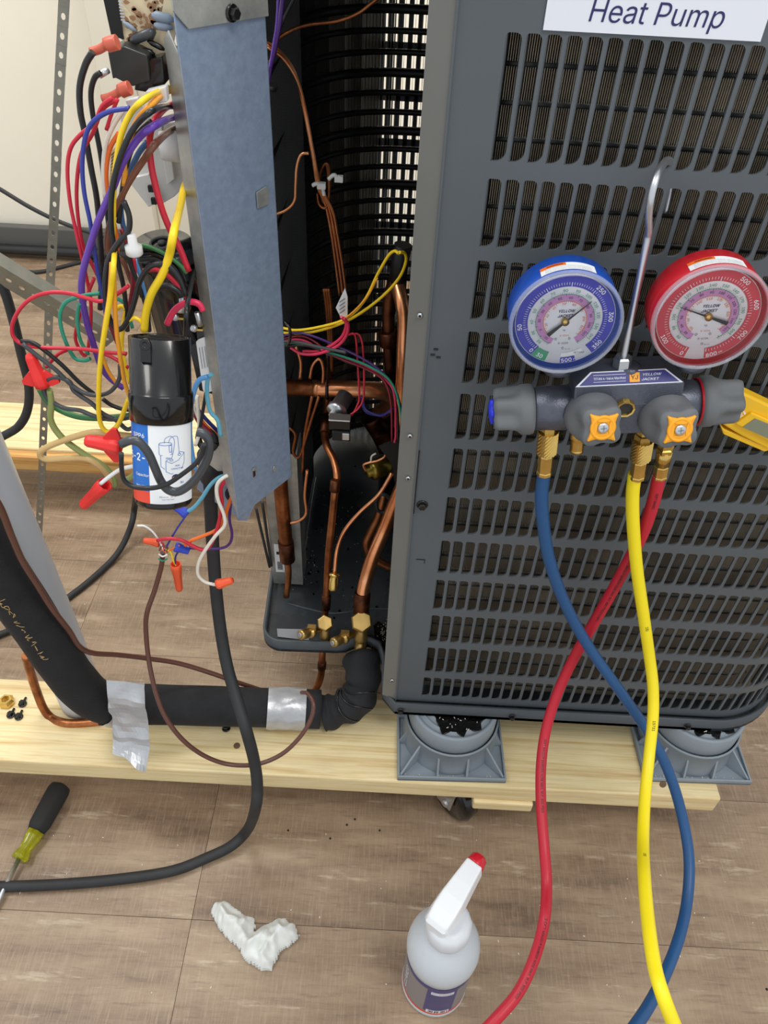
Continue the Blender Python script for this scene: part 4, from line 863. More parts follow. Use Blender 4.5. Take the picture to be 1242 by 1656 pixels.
# ================= CORDS, PIPES =================
def cord(name, label, cat, m, r, txt, Y0=.6, n=14, k=7):
    return MB(m).tube(pts(txt, Y0), r, n, k=k).build(name, label=label, cat=cat)
ft = -.009
cord('flexible_cord', 'thick black cord dropping from the control box over the insulated pipe onto the floor', 'cord', 'rubber', .0078,
     '338,745,.625 340,800,.63 344,880,.625 349,950,.615 357,1020,.60 368,1080,.575 383,1130,.545 398,1180,.515 411,1230,.50 416,1270,.485 413,1308,.472 400,1342,-.040 374,1368,-.014 335,1387,-.0085 280,1408,-.0085 200,1421,-.0085 100,1430,-.0085 0,1434,-.0085 -80,1436,-.0085 -300,1430,-.0085 -520,1400,-.0085')
cord('flexible_cord', 'black cord curving over the floor between the two pine boards', 'cord', 'rubber', .0062, '226,770,.80 219,810,-.12 212,850,-.05 190,895,-.012 150,935,-.0075 105,970,-.0065 60,1000,-.0065 0,1026,-.0065 -60,1042,-.0065 -250,1060,-.0065 -480,1050,-.0065')
cord('flexible_cord', 'black cord hanging at the far left edge in front of the rear board', 'cord', 'rubber', .0070, '-120,240,1.0 -70,330,1.0 -20,430,1.0 5,465,1.0 22,520,1.0 35,575,1.0 46,620,1.0 46,655,1.0 36,682,1.0 15,700,1.0 -40,722,1.0 -160,745,1.02 -300,740,1.04', 1.0)
cord('thin_cord', 'thin dark cord hanging in a slant against the cream wall', 'cord', 'rubber', .0045, '-420,60,1.6 -200,200,1.6 -30,290,1.6 0,306,1.6 50,336,1.6 100,360,1.6 150,377,1.6 190,386,1.6', 1.6)
cord('thin_cord', 'dark cord lying on the floor by the white baseboard', 'cord', 'rubber', .006, '-380,470,-.006 -150,450,-.006 20,440,-.006 60,440,-.006 90,434,-.006 130,424,-.006 160,420,-.006', 1.6)
TC = thing('thermostat_cable', 'brown thermostat cable rising in a loop from the insulated pipe, its coloured strands splayed open', 'cable', A(262, 895, .6))
MB('w_cable').tube(pts('263,893,.60 261,915,.598 250,955,.59 238,990,.58 236,1020,.575 241,1070,.56 252,1120,.54 268,1160,.525 295,1196,.515 330,1222,.512 370,1236,.512 415,1236,.515 455,1220,.53 485,1192,.55 503,1162,.57 507,1138,.585 498,1122,.60 488,1120,.61', .6), .0030, 12, k=7).build('cable_jacket', TC)
for m_, r_, t_ in (('w_twhite', 1.1, '222,850 234,851 247,860 258,875 265,890'), ('w_blue', 1.1, '302,832 288,852 276,872 266,890'), ('w_yellow', 1.1, '266,886 276,893 280,905 284,914'), ('w_navy', 1.1, '290,890 284,900 283,914'), ('w_orange', 1.1, '262,888 268,892 278,888 290,882'), ('w_brown', 1.2, '258,890 262,883 270,884 270,893'), ('w_twhite', 1.0, '257,896 263,900 270,897'), ('w_teal', 1.0, '256,903 263,907 270,904'), ('w_red', 1.1, '256,876 264,880 265,892')):
    wire(TC, 'strand', m_, r_*.001, t_, .594)
cord('thermostat_cable', 'brown cable running down along the black insulation and across in front of the floor', 'cable', 'w_cable', .0034, '-240,600,.44 -110,700,.475 -20,795,.50 0,820,.505 20,870,.515 38,910,.525 60,945,.535 85,985,.545 112,1020,.56 128,1045,.57 150,1056,.58 190,1059,.60 240,1065,.62 290,1073,.635 340,1088,.64 380,1102,.645 425,1117,.66', .55)
# perforated strap
b = MB('steel_dull'); P0, P1 = A(104, -20, 1.12), A(62, 885, 1.10); P0 = P0+(P0-P1)*.35; L = (P1-P0).length; d = (P1-P0)/L; sx = d.cross(Vector((0, -1, 0))).normalized(); wd = .0068; nh = int(L/.0225); sp = L/nh
for k in range(nh):
    o = P0+d*(k*sp); hh = sp
    O = [(-wd, 0), (wd, 0), (wd, hh), (-wd, hh)]; q = 8; hp = [(.0030*math.cos(2*PI*i/q+PI/8), hh/2+.0042*math.sin(2*PI*i/q+PI/8)) for i in range(q)]
    tw = math.sin(k*.35)*.25; X_ = (sx*math.cos(tw)+Vector((0, 1, 0))*math.sin(tw)); g = lambda x, y: o+X_*x+d*y
    sy = sx
    g2 = lambda x, y: o+sx*x+d*y+Vector((0, .0015*math.sin(k*.5), 0))
    vs = [g2(*t) for t in O]+[g2(*t) for t in hp]
    b.add(vs, [(0, 1, 4+6, 4+5), (1, 2, 4+0, 4+7), (1, 4+7, 4+6), (2, 3, 4+2, 4+1), (2, 4+1, 4+0), (3, 0, 4+4, 4+3), (3, 4+3, 4+2), (0, 4+5, 4+4)])
b.build('perforated_strap', label='long perforated metal strap hanging down at the left of the wires', cat='strap', solid=.0010)
# slotted angle
b = MB('steel_dull'); P0, P1 = A(-30, 412, .98), A(190, 545, 1.02); P0 = P0+(P0-P1)*1.3; d = (P1-P0).normalized(); L = (P1-P0).length; up = Vector((0, -.30, 1)).normalized(); up = (up-d*up.dot(d)).normalized(); nh = 25; sp = L/nh; wd = .034
for k in range(nh):
    q = 8
    hp = [(sp/2+.0045*math.cos(2*PI*i/q+PI/8), wd*.5+.0035*math.sin(2*PI*i/q+PI/8)) for i in range(q)]; O = [(0, 0), (sp, 0), (sp, wd), (0, wd)]
    vs = [P0+d*(k*sp+x)-up*(wd-y) for x, y in O+hp]
    b.add(vs, [(0, 1, 10, 9), (1, 2, 4, 11), (1, 11, 10), (2, 3, 6, 5), (2, 5, 4), (3, 0, 8, 7), (3, 7, 6), (0, 9, 8)])
nrm2 = d.cross(up).normalized(); nrm2 = nrm2 if nrm2.y > 0 else -nrm2
b.add([P0, P1, P1+nrm2*.018+up*.003, P0+nrm2*.018+up*.003], [(0, 1, 2, 3)])
b.build('slotted_angle', label='galvanised slotted steel angle slanting behind the strap at the left', cat='metal angle', solid=.0012)
# white PVC pipe
b = MB('pvc'); P0 = A(143, 1152, .64); P0.z = .141; Pm = A(60, 960, .635); P1 = A(-95, 620, .60); P1 = Pm+(P1-Pm)*1.7
b.tube([P0, (P0+Pm)/2, Pm, P1], .0325, 32, k=4); b.build('plastic_pipe', label='pale white plastic pipe leaning behind the black insulated pipe', cat='pipe', org=P0)
# long black insulation
IP = '-260,590,.46 -150,715,.50 -60,830,.535 -20,895,.545 20,953,.555 60,1012,.562 95,1065,.568 122,1102,.575 150,1128,.583 185,1139,.592 240,1139,.603 320,1141,.612 420,1144,.622 518,1147,.63'
IC = catmull(pts(IP, .6), 8)
b = MB('foam'); b.tube(IC, lambda f: .0288*(1+.008*math.sin(f*60)), 28, raw=True); ins = b.build('pipe_insulation', label='long black foam pipe insulation bending along the front pine board', cat='pipe insulation')
for kk, (px, py) in enumerate(()): pass
def crack(P, r, nm='seam_split', par=None): MB('black_matte').tube(P, r, 6).build(nm, par)
# handwriting scrawl on the insulation
b = MB('w_tan'); random.seed(4)
cc_ = pts('2,972 12,992 30,1018 48,1045 62,1066 76,1086', .525)
scr = []
for i, c in enumerate(catmull(cc_, 6)):
    scr.append(c)
ctr = Vector((0, 0, 0))
for k in range(15):
    c = scr[min(len(scr)-1, 2*k)]; P = [c+Vector((random.uniform(-.004, .006), 0, random.uniform(-.006, .006))) for _ in range(4)]
    # snap to surface
    Q = []
    for p in P:
        i0 = min(range(len(IC)), key=lambda i: (IC[i]-p).length); t_ = (IC[min(i0+1, len(IC)-1)]-IC[max(i0-1, 0)]).normalized(); v = p-IC[i0]; v -= t_*v.dot(t_); base = p-v; Q.append(base+v.normalized()*.0292)
    b.tube(Q, .0004, 4, k=3)
b.build('marker_scrawl', ins)
# elbow
b = MB('foam'); ep = pts('584,1060,.690 587,1084,.668 588,1108,.652 578,1128,.642 560,1142,.634 540,1150,.630 524,1153,.628', .65); EC = catmull(ep, 8)
rf = lambda f: .0262+.0022*math.sin(f*14)+.002*math.sin(f*31); b.tube(EC, rf, 28, raw=True); elb = b.build('elbow_insulation', label='crinkled black foam elbow wrapped round the larger brass valve outlet', cat='pipe insulation')
for f0 in (.36, .52, .66):
    i = int(f0*(len(EC)-1)); t_ = (EC[i+1]-EC[i-1]).normalized(); x_, y_, _ = frame(t_); ph = f0*9
    P = []
    for j in range(15):
        a = math.atan2((cC-EC[i]).dot(y_), (cC-EC[i]).dot(x_))-1.2+2.3*j/14; rr = .0268+.002; P.append(EC[i]+t_*(.006*math.sin(a*2+ph))+x_*(rr*math.cos(a))+y_*(rr*math.sin(a)))
    b = MB('black_plastic'); b.tube(P, .0012, 6); b.build('seam', elb)
# copper tube at the left
MB('copper_dark').tube(pts('42,1060,.62 50,1090,.62 60,1120,.62 70,1145,.615 82,1160,.61 100,1168,.60 125,1170,.60 165,1166,.605', .6), .0062, 14).build('copper_tube', label='bare copper tube bending out from under the insulation at the left of the board', cat='tube')
# duct tape
def tapeband(f0, f1, label, m='duct_tape', flap=None, rr=.0312):
    i0, i1 = f0, f1; n = 40; vs = []; nl = 8; random.seed(int(f0*100))
    for k in range(nl+1):
        f = (f0+(f1-f0)*k/nl)*(len(IC)-1); i = int(f); c = IC[i]+(IC[min(i+1, len(IC)-1)]-IC[i])*(f-i); t_ = (IC[min(i+1, len(IC)-1)]-IC[max(i-1, 0)]).normalized(); x_, y_, _ = frame(t_)
        for j in range(n): a = 2*PI*j/n; q = rr+.0006*random.uniform(-1, 1)+(.0008*math.sin(a*5+k)); vs.append(c+x_*q*math.cos(a)+y_*q*math.sin(a))
    b = MB(m); b.add(vs, [(k*n+j, k*n+(j+1) % n, (k+1)*n+(j+1) % n, (k+1)*n+j) for k in range(nl) for j in range(n)], True)
    if flap:
        P = [[A(*q) for q in row] for row in flap]; R_, C_ = len(P), len(P[0]); K_ = 5; vs = []
        NR, NCc = (R_-1)*K_+1, (C_-1)*K_+1
        for r in range(NR):
            for c in range(NCc):
                a, fa = divmod(r/K_, 1); e, fe = divmod(c/K_, 1); a = min(int(a), R_-2); e = min(int(e), C_-2); fa = r/K_-a; fe = c/K_-e
                p = P[a][e]*(1-fa)*(1-fe)+P[a+1][e]*fa*(1-fe)+P[a][e+1]*(1-fa)*fe+P[a+1][e+1]*fa*fe
                nz = noise.noise(p*38)*.007*min(1, r/6)+abs(noise.noise(p*24+Vector((3, 5, 1))))*-.006*min(1, r/6); vs.append(p+Vector((0, nz, -nz*.2)))
        b.add(vs, [(r*NCc+c, r*NCc+c+1, (r+1)*NCc+c+1, (r+1)*NCc+c) for r in range(NR-1) for c in range(NCc-1)], False)
    return b.build('duct_tape', label=label, cat='tape')
def icf(px): return min(range(len(IC)), key=lambda i: abs((CX+FPX*(IC[i]-cC).dot(cR)/((IC[i]-cC).dot(cF)))-px))/(len(IC)-1)
tapeband(icf(176), icf(232), 'crumpled silver duct tape with a long torn flap hanging over the board edge', flap=[[(172, 1100, .565), (203, 1102, .567), (233, 1108, .572)], [(174, 1128, .553), (205, 1130, .555), (236, 1134, .559)], [(180, 1160, .552), (210, 1160, .556), (240, 1162, .556)], [(183, 1195, .545), (212, 1198, .542), (243, 1200, .542)], [(183, 1218, .528), (212, 1232, .52), (237, 1246, .517)]])
tapeband(icf(427), icf(489), 'neat band of silver duct tape round the insulation near the copper stub')
# ---------------- board clutter ----------------
def cyl_on(px, py, z): p = at(px, py, Z=z); return p
p = at(12, 1137, Z=.1395); b = MB('brass'); b.lathe([(.0055, 0), (.0115, 0), (.0118, .006), (.009, .011), (.0060, .011), (.0055, 0)], 6, Matrix.Translation(p), smooth=False, caps=False); b.build('flare_nut', label='brass flare nut lying at the left end of the front board', cat='nut')
for i, (px, py, lb) in enumerate(((37, 1139, 'small black hex screw on the board, just right of the brass nut'), (18, 1157, 'small black hex screw on the board, left of the pair below the brass nut'), (31, 1160, 'small black hex screw on the board, right of the pair below the brass nut'), (366, 1179, 'single black hex screw on the board below the middle of the insulated pipe'), (-3, 1136, None))):
    if lb is None: continue
    p = at(px, py, Z=.1392); tl = Vector((random.uniform(-.5, .5), random.uniform(-.2, .4), .9))
    b = MB('black_plastic'); T_ = Matrix.Translation(p+Vector((0, 0, .0012))); b.lathe([(.0062, 0), (.0062, .0012), (.0045, .0018)], 16, T_); b.lathe([(.0044, .0018), (.0044, .0058), (.0035, .0066)], 6, T_, smooth=False)
    b.cyl(p+Vector((0, 0, .0022)), p+Vector((.001, .011, .0018)), .0018, 8); b.build('hex_screw', label=lb, cat='screw', org=p)
# ---------------- screwdriver ----------------
a, c, e, g = at(99, 1270, Z=.0175), at(58, 1345, Z=.0165), at(30, 1390, Z=.0145), at(-30, 1512, Z=.006)
SD = thing('screwdriver', 'screwdriver with black grip and clear yellow collar lying on the floor at the lower left', 'screwdriver', c)
d = (c-a); L = d.length; b = MB('handle_black'); b.lathe([(.010, 0), (.0155, .003), (.0172, .010), (.0168, L*.5), (.0160, L*.85), (.0125, L)], 28, mframe(a, d), rfn=lambda t, z: 1+.025*math.cos(6*t)); b.use('nut_orange').lathe([(.008, -.001), (.0005, -.0014)], 16, mframe(a, d)); b.build('grip', SD)
d = (e-c); L = d.length; b = MB('amber'); b.lathe([(.0125, 0), (.0118, L*.2), (.0085, L*.65), (.0120, L*.85), (.0125, L*.95), (.0095, L)], 24, mframe(c, d), rfn=lambda t, z: 1+.10*math.cos(6*t)); b.build('collar', SD)
b = MB('steel'); b.cyl(e, g, .0034, 14); b.build('shaft', SD)
# ---------------- crumpled wipe ----------------
from mathutils.geometry import intersect_point_line
def crumple(poly, h, m, name, label, cat):
    P = [at(x, y, Z=.0) for x, y in poly]; P2 = [(p.x, p.y) for p in P]; n = len(P2)
    xs = [p[0] for p in P2]; ys = [p[1] for p in P2]; g = .0021
    def inside(x, y):
        r = False
        for i in range(n):
            (x1, y1), (x2, y2) = P2[i], P2[(i+1) % n]
            if (y1 > y) != (y2 > y) and x < (x2-x1)*(y-y1)/(y2-y1)+x1: r = not r
        return r
    def dist(x, y):
        m_ = 9
        for i in range(n):
            q, f = intersect_point_line(Vector((x, y, 0)), Vector((*P2[i], 0)), Vector((*P2[(i+1) % n], 0))); f = max(0, min(1, f)); q = Vector((*P2[i], 0)).lerp(Vector((*P2[(i+1) % n], 0)), f); m_ = min(m_, (Vector((x, y, 0))-q).length)
        return m_
    NX, NY = int((max(xs)-min(xs))/g)+3, int((max(ys)-min(ys))/g)+3; idx = {}; V = []
    for j in range(NY):
        for i in range(NX):
            x, y = min(xs)+(i-1)*g, min(ys)+(j-1)*g
            if inside(x, y):
                dd = dist(x, y); v = Vector((x, y, 0)); rid = 1-abs(noise.noise(v*42+Vector((0, 0, 2))))*2.0; r2 = 1-abs(noise.noise(Vector((x*85+1, y*60, 7))))*2.2; z = min(1, dd/.016)**.6*h*(.42+.42*rid+.22*r2)+.0015
                idx[i, j] = len(V); V.append((x+noise.noise(v*60)*.0022, y+noise.noise(v*60+Vector((9, 0, 0)))*.0022, max(.001, z)))
    F_ = [(idx[i, j], idx[i+1, j], idx[i+1, j+1], idx[i, j+1]) for (i, j) in idx if (i+1, j) in idx and (i, j+1) in idx and (i+1, j+1) in idx]
    b = MB(m); b.add(V, F_, True); k0 = len(V)
    b.add([(x, y, .0006) for x, y, z in V], [f[::-1] for f in F_], False)
    return b.build(name, label=label, cat=cat)
crumple([(340, 1476), (348, 1462), (362, 1457), (382, 1470), (398, 1483), (413, 1484), (414, 1500), (411, 1508), (425, 1498), (445, 1489), (463, 1485), (468, 1492), (479, 1497), (483, 1520), (468, 1530), (455, 1540), (444, 1560), (441, 1574), (424, 1574), (405, 1562), (392, 1548), (388, 1538), (368, 1520), (353, 1505), (346, 1490)], .034, 'tissue', 'paper_wipe', 'crumpled white paper wipe on the floor left of the spray bottle', 'paper towel')
# ---------------- spray bottle ----------------
bc = Vector((.1015, .3235, 0)); SB = thing('spray_bottle', 'translucent spray bottle with white trigger head and red nozzle standing on the floor', 'spray bottle', bc)
T = Matrix.Translation(bc)
b = MB('bottle', T); b.lathe([(.030, .0005), (.040, .001), (.0435, .006), (.0435, .012), (.0425, .014), (.0425, .128), (.0445, .134), (.0450, .145), (.0435, .158), (.038, .172), (.030, .184), (.0245, .192), (.0225, .198), (.0222, .212)], 48); b.build('bottle_body', SB)
b = MB('spray_collar', T); b.lathe([(.0225, .198), (.0262, .199), (.0268, .203), (.0262, .222), (.022, .226), (.015, .228)], 40, rfn=lambda t, z: 1+.012*math.cos(30*t)); b.build('collar', SB)
vcb = cC-bc; ab = math.atan2(vcb.y, vcb.x)
def BW(r): return lambda x, y: bc+Vector((r*math.cos(ab+x/r), r*math.sin(ab+x/r), y))
def bp(b, m, x0, x1, z0, z1, r=.0428, n=20):
    b.use(m); vs = []
    for i in range(n+1): x = x0+(x1-x0)*i/n; vs += [BW(r)(x, z0), BW(r)(x, z1)]
    b.add(vs, [(2*i, 2*i+2, 2*i+3, 2*i+1) for i in range(n)], True)
b = MB('bottle_label'); bp(b, 'bottle_label', -.072, .072, .022, .122); bp(b, 'bottle_navy', -.072, .072, .112, .122, .0429); bp(b, 'bottle_navy', -.004, .034, .026, .122, .0430); bp(b, 'label_red', -.072, .072, .0145, .022, .0429); bp(b, 'sign_white', .001, .030, .098, .108, .0431); bp(b, 'white_paper', .000, .030, .022, .034, .0431)
lb = b.build('wrap_label', SB)
b = MB('ink_grey'); q = lambda ox, oy, r=.0433: (lambda x, y: BW(r)(x+ox, y+oy))
b.text('ALL-PURPOSE', .0030, q(.015, .103), 'ink_grey', width=.026, bold=.01)
for k in range(7): b.text('mix and spray on coils rinse well', .0022, q(.015, .092-.0062*k), 'ink_grey', width=.028)
b.text('CLEANER', .0105, (lambda x, y: BW(.0433)(-.040-y, .070+x)), 'sign_white', bold=.02, width=.07)
b.use('ink_black')
for k in range(16):
    if k % 5 != 4: x = .003+k*.0016; b.add([BW(.0433)(x, .024), BW(.0433)(x+.0008+.0004*(k % 2), .024), BW(.0433)(x+.0008+.0004*(k % 2), .032), BW(.0433)(x, .032)], [(0, 1, 2, 3)])
b.build('lettering', lb)
h0 = at(707, 1492, Z=.248); h1 = at(768, 1394, Z=.262); hd = (h1-h0); hl = hd.length; hu = hd.normalized(); X_ = Vector((hu.x, hu.y, 0)).normalized(); Yv = Vector((-X_.y, X_.x, 0))
TH = Matrix((X_, Yv, Vector((0, 0, 1)))).transposed().to_4x4(); TH.translation = h0
b = MB('sprayer_white', TH); rows_ = [(-.006, .012, -.022, -.006), (0, .0160, -.030, .001), (.018, .0175, -.034, .006), (.04, .0170, -.030, .010), (.065, .0150, -.024, .012), (.085, .0135, -.018, .0125), (.0995, .0125, -.014, .0125)]
vs = []
for (x, w, z0_, z1_) in rows_:
    x = x*hl/.10
    vs += [(x, -w*.8, z0_), (x, -w, z0_*.3), (x, -w*.80, z1_), (x, w*.80, z1_), (x, w, z0_*.3), (x, w*.8, z0_)]
n = 6; fs = [(k*n+j, k*n+(j+1) % n, (k+1)*n+(j+1) % n, (k+1)*n+j) for k in range(len(rows_)-1) for j in range(n)]+[tuple(range(n))[::-1], tuple((len(rows_)-1)*n+j for j in range(n))]
b.add(vs, fs, False); b.build('spray_head', SB, bevel=.0022)
b = MB('sprayer_red', TH); b.lathe([(.0108, 0), (.0115, .002), (.0100, .012), (.007, .015), (.0003, .0155)], 24, Matrix.Translation((hl*.995, 0, -.0005))@Matrix.Rotation(PI/2, 4, 'Y')); b.build('nozzle', SB)
b = MB('sprayer_white', TH); b.prism([(.058, -.02), (.078, -.018), (.080, -.036), (.070, -.062), (.062, -.060), (.066, -.040)], -.007, .007, Matrix.Rotation(PI/2, 4, 'X')@Matrix.Translation((0, 0, 0))); b.build('trigger', SB, bevel=.001)
b = MB('sprayer_red', TH); b.prism([(.034, -.026), (.044, -.026), (.046, -.034), (.034, -.036)], -.012, .012, Matrix.Rotation(PI/2, 4, 'X')); b.build('trigger_lock', SB, bevel=.001)

# ================= MANIFOLD GAUGE SET =================
th = math.radians(7); ex = Vector((math.cos(th), 0, math.sin(th))); ez = Vector((-math.sin(th), 0, math.cos(th)))
O = at(1003, 655, Y=.553)
G = thing('manifold_gauge_set', 'refrigerant manifold with one blue and one red gauge, hooked on the louvred grille', 'gauge set', O)
TM = Matrix((ex, Vector((0, 1, 0)), ez)).transposed().to_4x4(); TM.translation = O
TMi = TM.inverted()
def ML(px, py, Y): return TMi@at(px, py, Y=Y)
xl, xr = ML(862, 648, .553).x, ML(1134, 640, .553).x
RX = Matrix.Rotation(PI/2, 4, 'Y')
b = MB('manifold', TM)
b.lathe([(.0165, xl), (.0185, xl+.002), (.0195, xl+.02), (.0195, xr-.02), (.0185, xr-.002), (.0165, xr)], 32, RX)
b.build('valve_body', G)
b = MB('manifold', TM); tz = ML(1003, 600, .549).z; bz = ML(1003, 688, .545).z
XZ = Matrix.Translation((0, .575, 0))  # prism in x,z
def xz(b, poly, y0, y1, m=None): b.add([(x, y, z) for y in (y0, y1) for x, z in poly], [list(range(len(poly))), list(range(len(poly), 2*len(poly)))[::-1]]+[(i, (i+1) % len(poly), len(poly)+(i+1) % len(poly), len(poly)+i)[::-1] for i in range(len(poly))]); return b
xz(b, [(-.052, .004), (-.050, .012), (-.044, .016), (.044, .016), (.050, .012), (.052, .004), (.040, bz), (-.040, bz)], -.0205, .014)
zt2 = ML(1003, 599, .543).z; zl2 = ML(1003, 624, .5345).z
b.add([(-.044, -.0205, .0155), (.044, -.0205, .0155), (.044, -.0185, zl2), (-.044, -.0185, zl2), (-.044, .010, .0155), (.044, .010, .0155), (.044, .010, zl2), (-.044, .010, zl2)], [(0, 1, 2, 3), (1, 5, 6, 2), (4, 0, 3, 7)])
b.add([(-.044, -.0185, zl2), (.044, -.0185, zl2), (.030, -.0100, zt2), (-.032, -.0100, zt2), (-.044, .010, zl2), (.044, .010, zl2), (.030, .010, zt2), (-.032, .010, zt2)], [(0, 1, 2, 3), (3, 2, 6, 7), (5, 4, 7, 6), (1, 5, 6, 2), (4, 0, 3, 7)])
b.build('center_block', G, bevel=.0015)
b = MB('manifold', TM); b.lathe([(.0105, tz), (.009, tz+.005), (.006, tz+.006)], 20, Matrix.Translation((.0015, -.004, 0))); b.build('hook_boss', G)
# label plate, tilted up a little, on the front top of the block
pc0 = Vector((-.001, -.0185, zl2)); pu = Vector((0, .0085, zt2-zl2)); ph_ = pu.length; pun = pu.normalized(); pn = Vector((0, -1, 0)); pn = (pn-pun*pn.dot(pun)).normalized()
def pp(x, v, d=.0004): return pc0+Vector((x, 0, 0))+pun*v+pn*d
b = MB('sign_white', TM); b.slab([pp(-.0425, .0005), pp(.0435, .0005), pp(.0300, ph_-.0004), pp(-.0300, ph_-.0004)], pn*.0003); b.use('bottle_navy'); b.slab([pp(-.0395, .0013, .0008), pp(.0405, .0013, .0008), pp(.0290, ph_-.0012, .0008), pp(-.0290, ph_-.0012, .0008)], pn*.0002)
pl_ = b.build('name_plate', G)
vc_ = ph_*.5; g2 = lambda ox, ov, d=.0012: (lambda x, y: pp(x+ox, vc_+ov+y, d))
b = MB('sign_white', TM); b.text('TITAN 4-Valve Manifold', .0026, g2(-.0150, 0), 'sign_white', width=.0255, bold=.01)
b.use('sign_white')
for s_y in (-.0028, .0028): b.slab([pp(-.0280, vc_+s_y, .0011), pp(-.0020, vc_+s_y, .0011), pp(-.0020, vc_+s_y+.0003, .0011), pp(-.0280, vc_+s_y+.0003, .0011)], pn*.0001)
b.use('orange_cap'); b.slab([pp(.0010, vc_-.0038, .0011), pp(.0090, vc_-.0038, .0011), pp(.0090, vc_+.0038, .0011), pp(.0010, vc_+.0038, .0011)], pn*.0001); b.text('YJ', .0050, g2(.0050, 0, .0015), 'ink_black')
b.text('YELLOW', .0027, g2(.0185, .0019), 'sign_white', width=.0150, bold=.01, shear=.2); b.text('JACKET', .0027, g2(.0172, -.0019), 'sign_white', width=.0140, bold=.01, shear=.2); b.build('lettering', pl_)
# sight glass
q = ML(1012, 663, .528)
b = MB('brass', TM); b.lathe([(.0058, 0), (.0062, .003), (.0078, .0032), (.0082, .001), (.0082, -.004)], 10, Matrix.Translation((q.x, -.0215, q.z))@Matrix.Rotation(PI/2, 4, 'X'), smooth=False, caps=False); b.use('relay').lathe([(.006, .0008), (.0002, .0005)], 16, Matrix.Translation((q.x, -.0215, q.z))@Matrix.Rotation(PI/2, 4, 'X')); b.build('sight_glass', G)
# side knobs
def flute(n, z_on, amp): return lambda a, z: 1 if z < z_on else 1-amp*(.5+.5*math.cos(n*a))*min(1, (z-z_on)/.008)
for s, x0, cap in ((-1, xl, 'blue_cap'), (1, xr-.002, 'gauge_red')):
    Tk = TM@Matrix.Translation((x0, 0, 0))@Matrix.Rotation(s*PI/2, 4, 'Y')
    b = MB('knob_grey', Tk); b.lathe([(.0185, -.001), (.0212, 0), (.0222, .003), (.0220, .010), (.0210, .012), (.0206, .016), (.0203, .020), (.0200, .030), (.0185, .0335), (.004, .0345)], 60, rfn=flute(5, .011, .26)); kb = b.build('valve_knob', G, label='grey side valve knob with '+('a blue cap' if s < 0 else 'a dark red ring'))
    if s < 0: b = MB(cap, Tk); b.lathe([(.012, .033), (.0115, .0365), (.006, .038), (.0003, .0382)], 40, rfn=lambda a, z: 1-.25*(.5+.5*math.cos(5*a+PI))); b.build('knob_cap', kb)
    else: b = MB(cap, Tk); b.lathe([(.0195, -.002), (.0205, -.0018), (.0205, .0005)], 40, caps=False); b.build('knob_cap', kb)
# front knobs
for (px, py), nm in (((951, 668), 'left'), ((1069, 671), 'right')):
    c = ML(px, py, .54); Tk = TM@Matrix.Translation((c.x, -.0105, c.z))@Matrix.Rotation(math.radians(8), 4, 'Z')@Matrix.Rotation(math.radians(74), 4, 'X')
    b = MB('manifold', Tk); b.lathe([(.0175, -.014), (.0205, .002), (.0215, .006)], 36, caps=False); b.build('knob_socket', G)
    b = MB('knob_grey', Tk); b.lathe([(.0195, .004), (.0218, .005), (.0226, .009), (.0222, .018), (.0214, .022), (.0208, .026), (.0204, .030), (.0198, .0365), (.0188, .0385), (.006, .0388)], 72, rfn=flute(4, .017, .27)); kb = b.build('valve_knob', G, label='grey front valve knob with an orange cap')
    b = MB('orange_cap', Tk); b.lathe([(.0182, .0385), (.0180, .0402), (.0176, .0405), (.0090, .0405)], 96, rfn=lambda a, z: (abs(math.cos(a+PI/4+.1))**.7+abs(math.sin(a+PI/4+.1))**.7)**(-1/.7), caps=False); b.lathe([(.0105, .0385), (.0105, .0408), (.0085, .0410), (.0075, .0400), (.0003, .0400)], 40); b.build('knob_cap', kb)
    b = MB('steel', Tk); b.lathe([(.0046, .0398), (.0046, .0414), (.0035, .0422), (.0003, .0422)], 20); b.use('ink_grey'); b.box((0, 0, .0423), (.005, .0012, .0004)); b.box((0, 0, .0423), (.0012, .005, .0004)); b.build('screw', kb)
# ports
def knurl(b, T0, r, L, n=36):
    vs = []; m_ = 12
    for i in range(m_+1):
        for j in range(n):
            a = 2*PI*j/n; q_ = r+(.0006 if (i+j) % 2 else -.0003); vs.append((q_*math.cos(a), q_*math.sin(a), L*i/m_))
    b.add(vs, [(i*n+j, i*n+(j+1) % n, (i+1)*n+(j+1) % n, (i+1)*n+j) for i in range(m_) for j in range(n)], False, T0)
    b.add([(0, 0, 0)]+[(r*math.cos(2*PI*j/n), r*math.sin(2*PI*j/n), 0) for j in range(n)], [(0, 1+(j+1) % n, 1+j) for j in range(n)], False, T0)
    b.add([(0, 0, L)]+[(r*math.cos(2*PI*j/n), r*math.sin(2*PI*j/n), L) for j in range(n)], [(0, 1+j, 1+(j+1) % n) for j in range(n)], False, T0)
def fitting(root, p, q_, knurled=True, r=.0088):
    d = q_-p; L = d.length; T0 = mframe(p, d)
    b = MB('brass'); b.lathe([(.006, -.006), (.0065, 0), (.0080, .001), (.0080, L*.14)], 6, T0, smooth=False); knurl(b, T0@Matrix.Translation((0, 0, L*.14)), r, L*.42) if knurled else b.lathe([(.0072, L*.1), (.0072, L*.56)], 20, T0, rfn=lambda a, z: 1+.03*math.cos(12*a))
    b.build('knurled_nut' if knurled else 'nut', root); b = MB('brass'); b.lathe([(.0062, L*.56), (.0062, L*.60), (.0070, L*.62), (.0068, L*.93), (.0073, L*.95), (.0073, L)], 8, T0, smooth=False); b.build('ferrule', root)
p = ML(935, 690, .553); b = MB('brass', TM); b.lathe([(.0062, p.z-.024)]+[(.0062-(.0006 if i % 2 else 0), p.z-.022+.0012*i) for i in range(10)]+[(.0072, p.z-.009), (.0072, p.z)], 20, Matrix.Translation((p.x, -.004, 0))); b.build('capped_port', G)
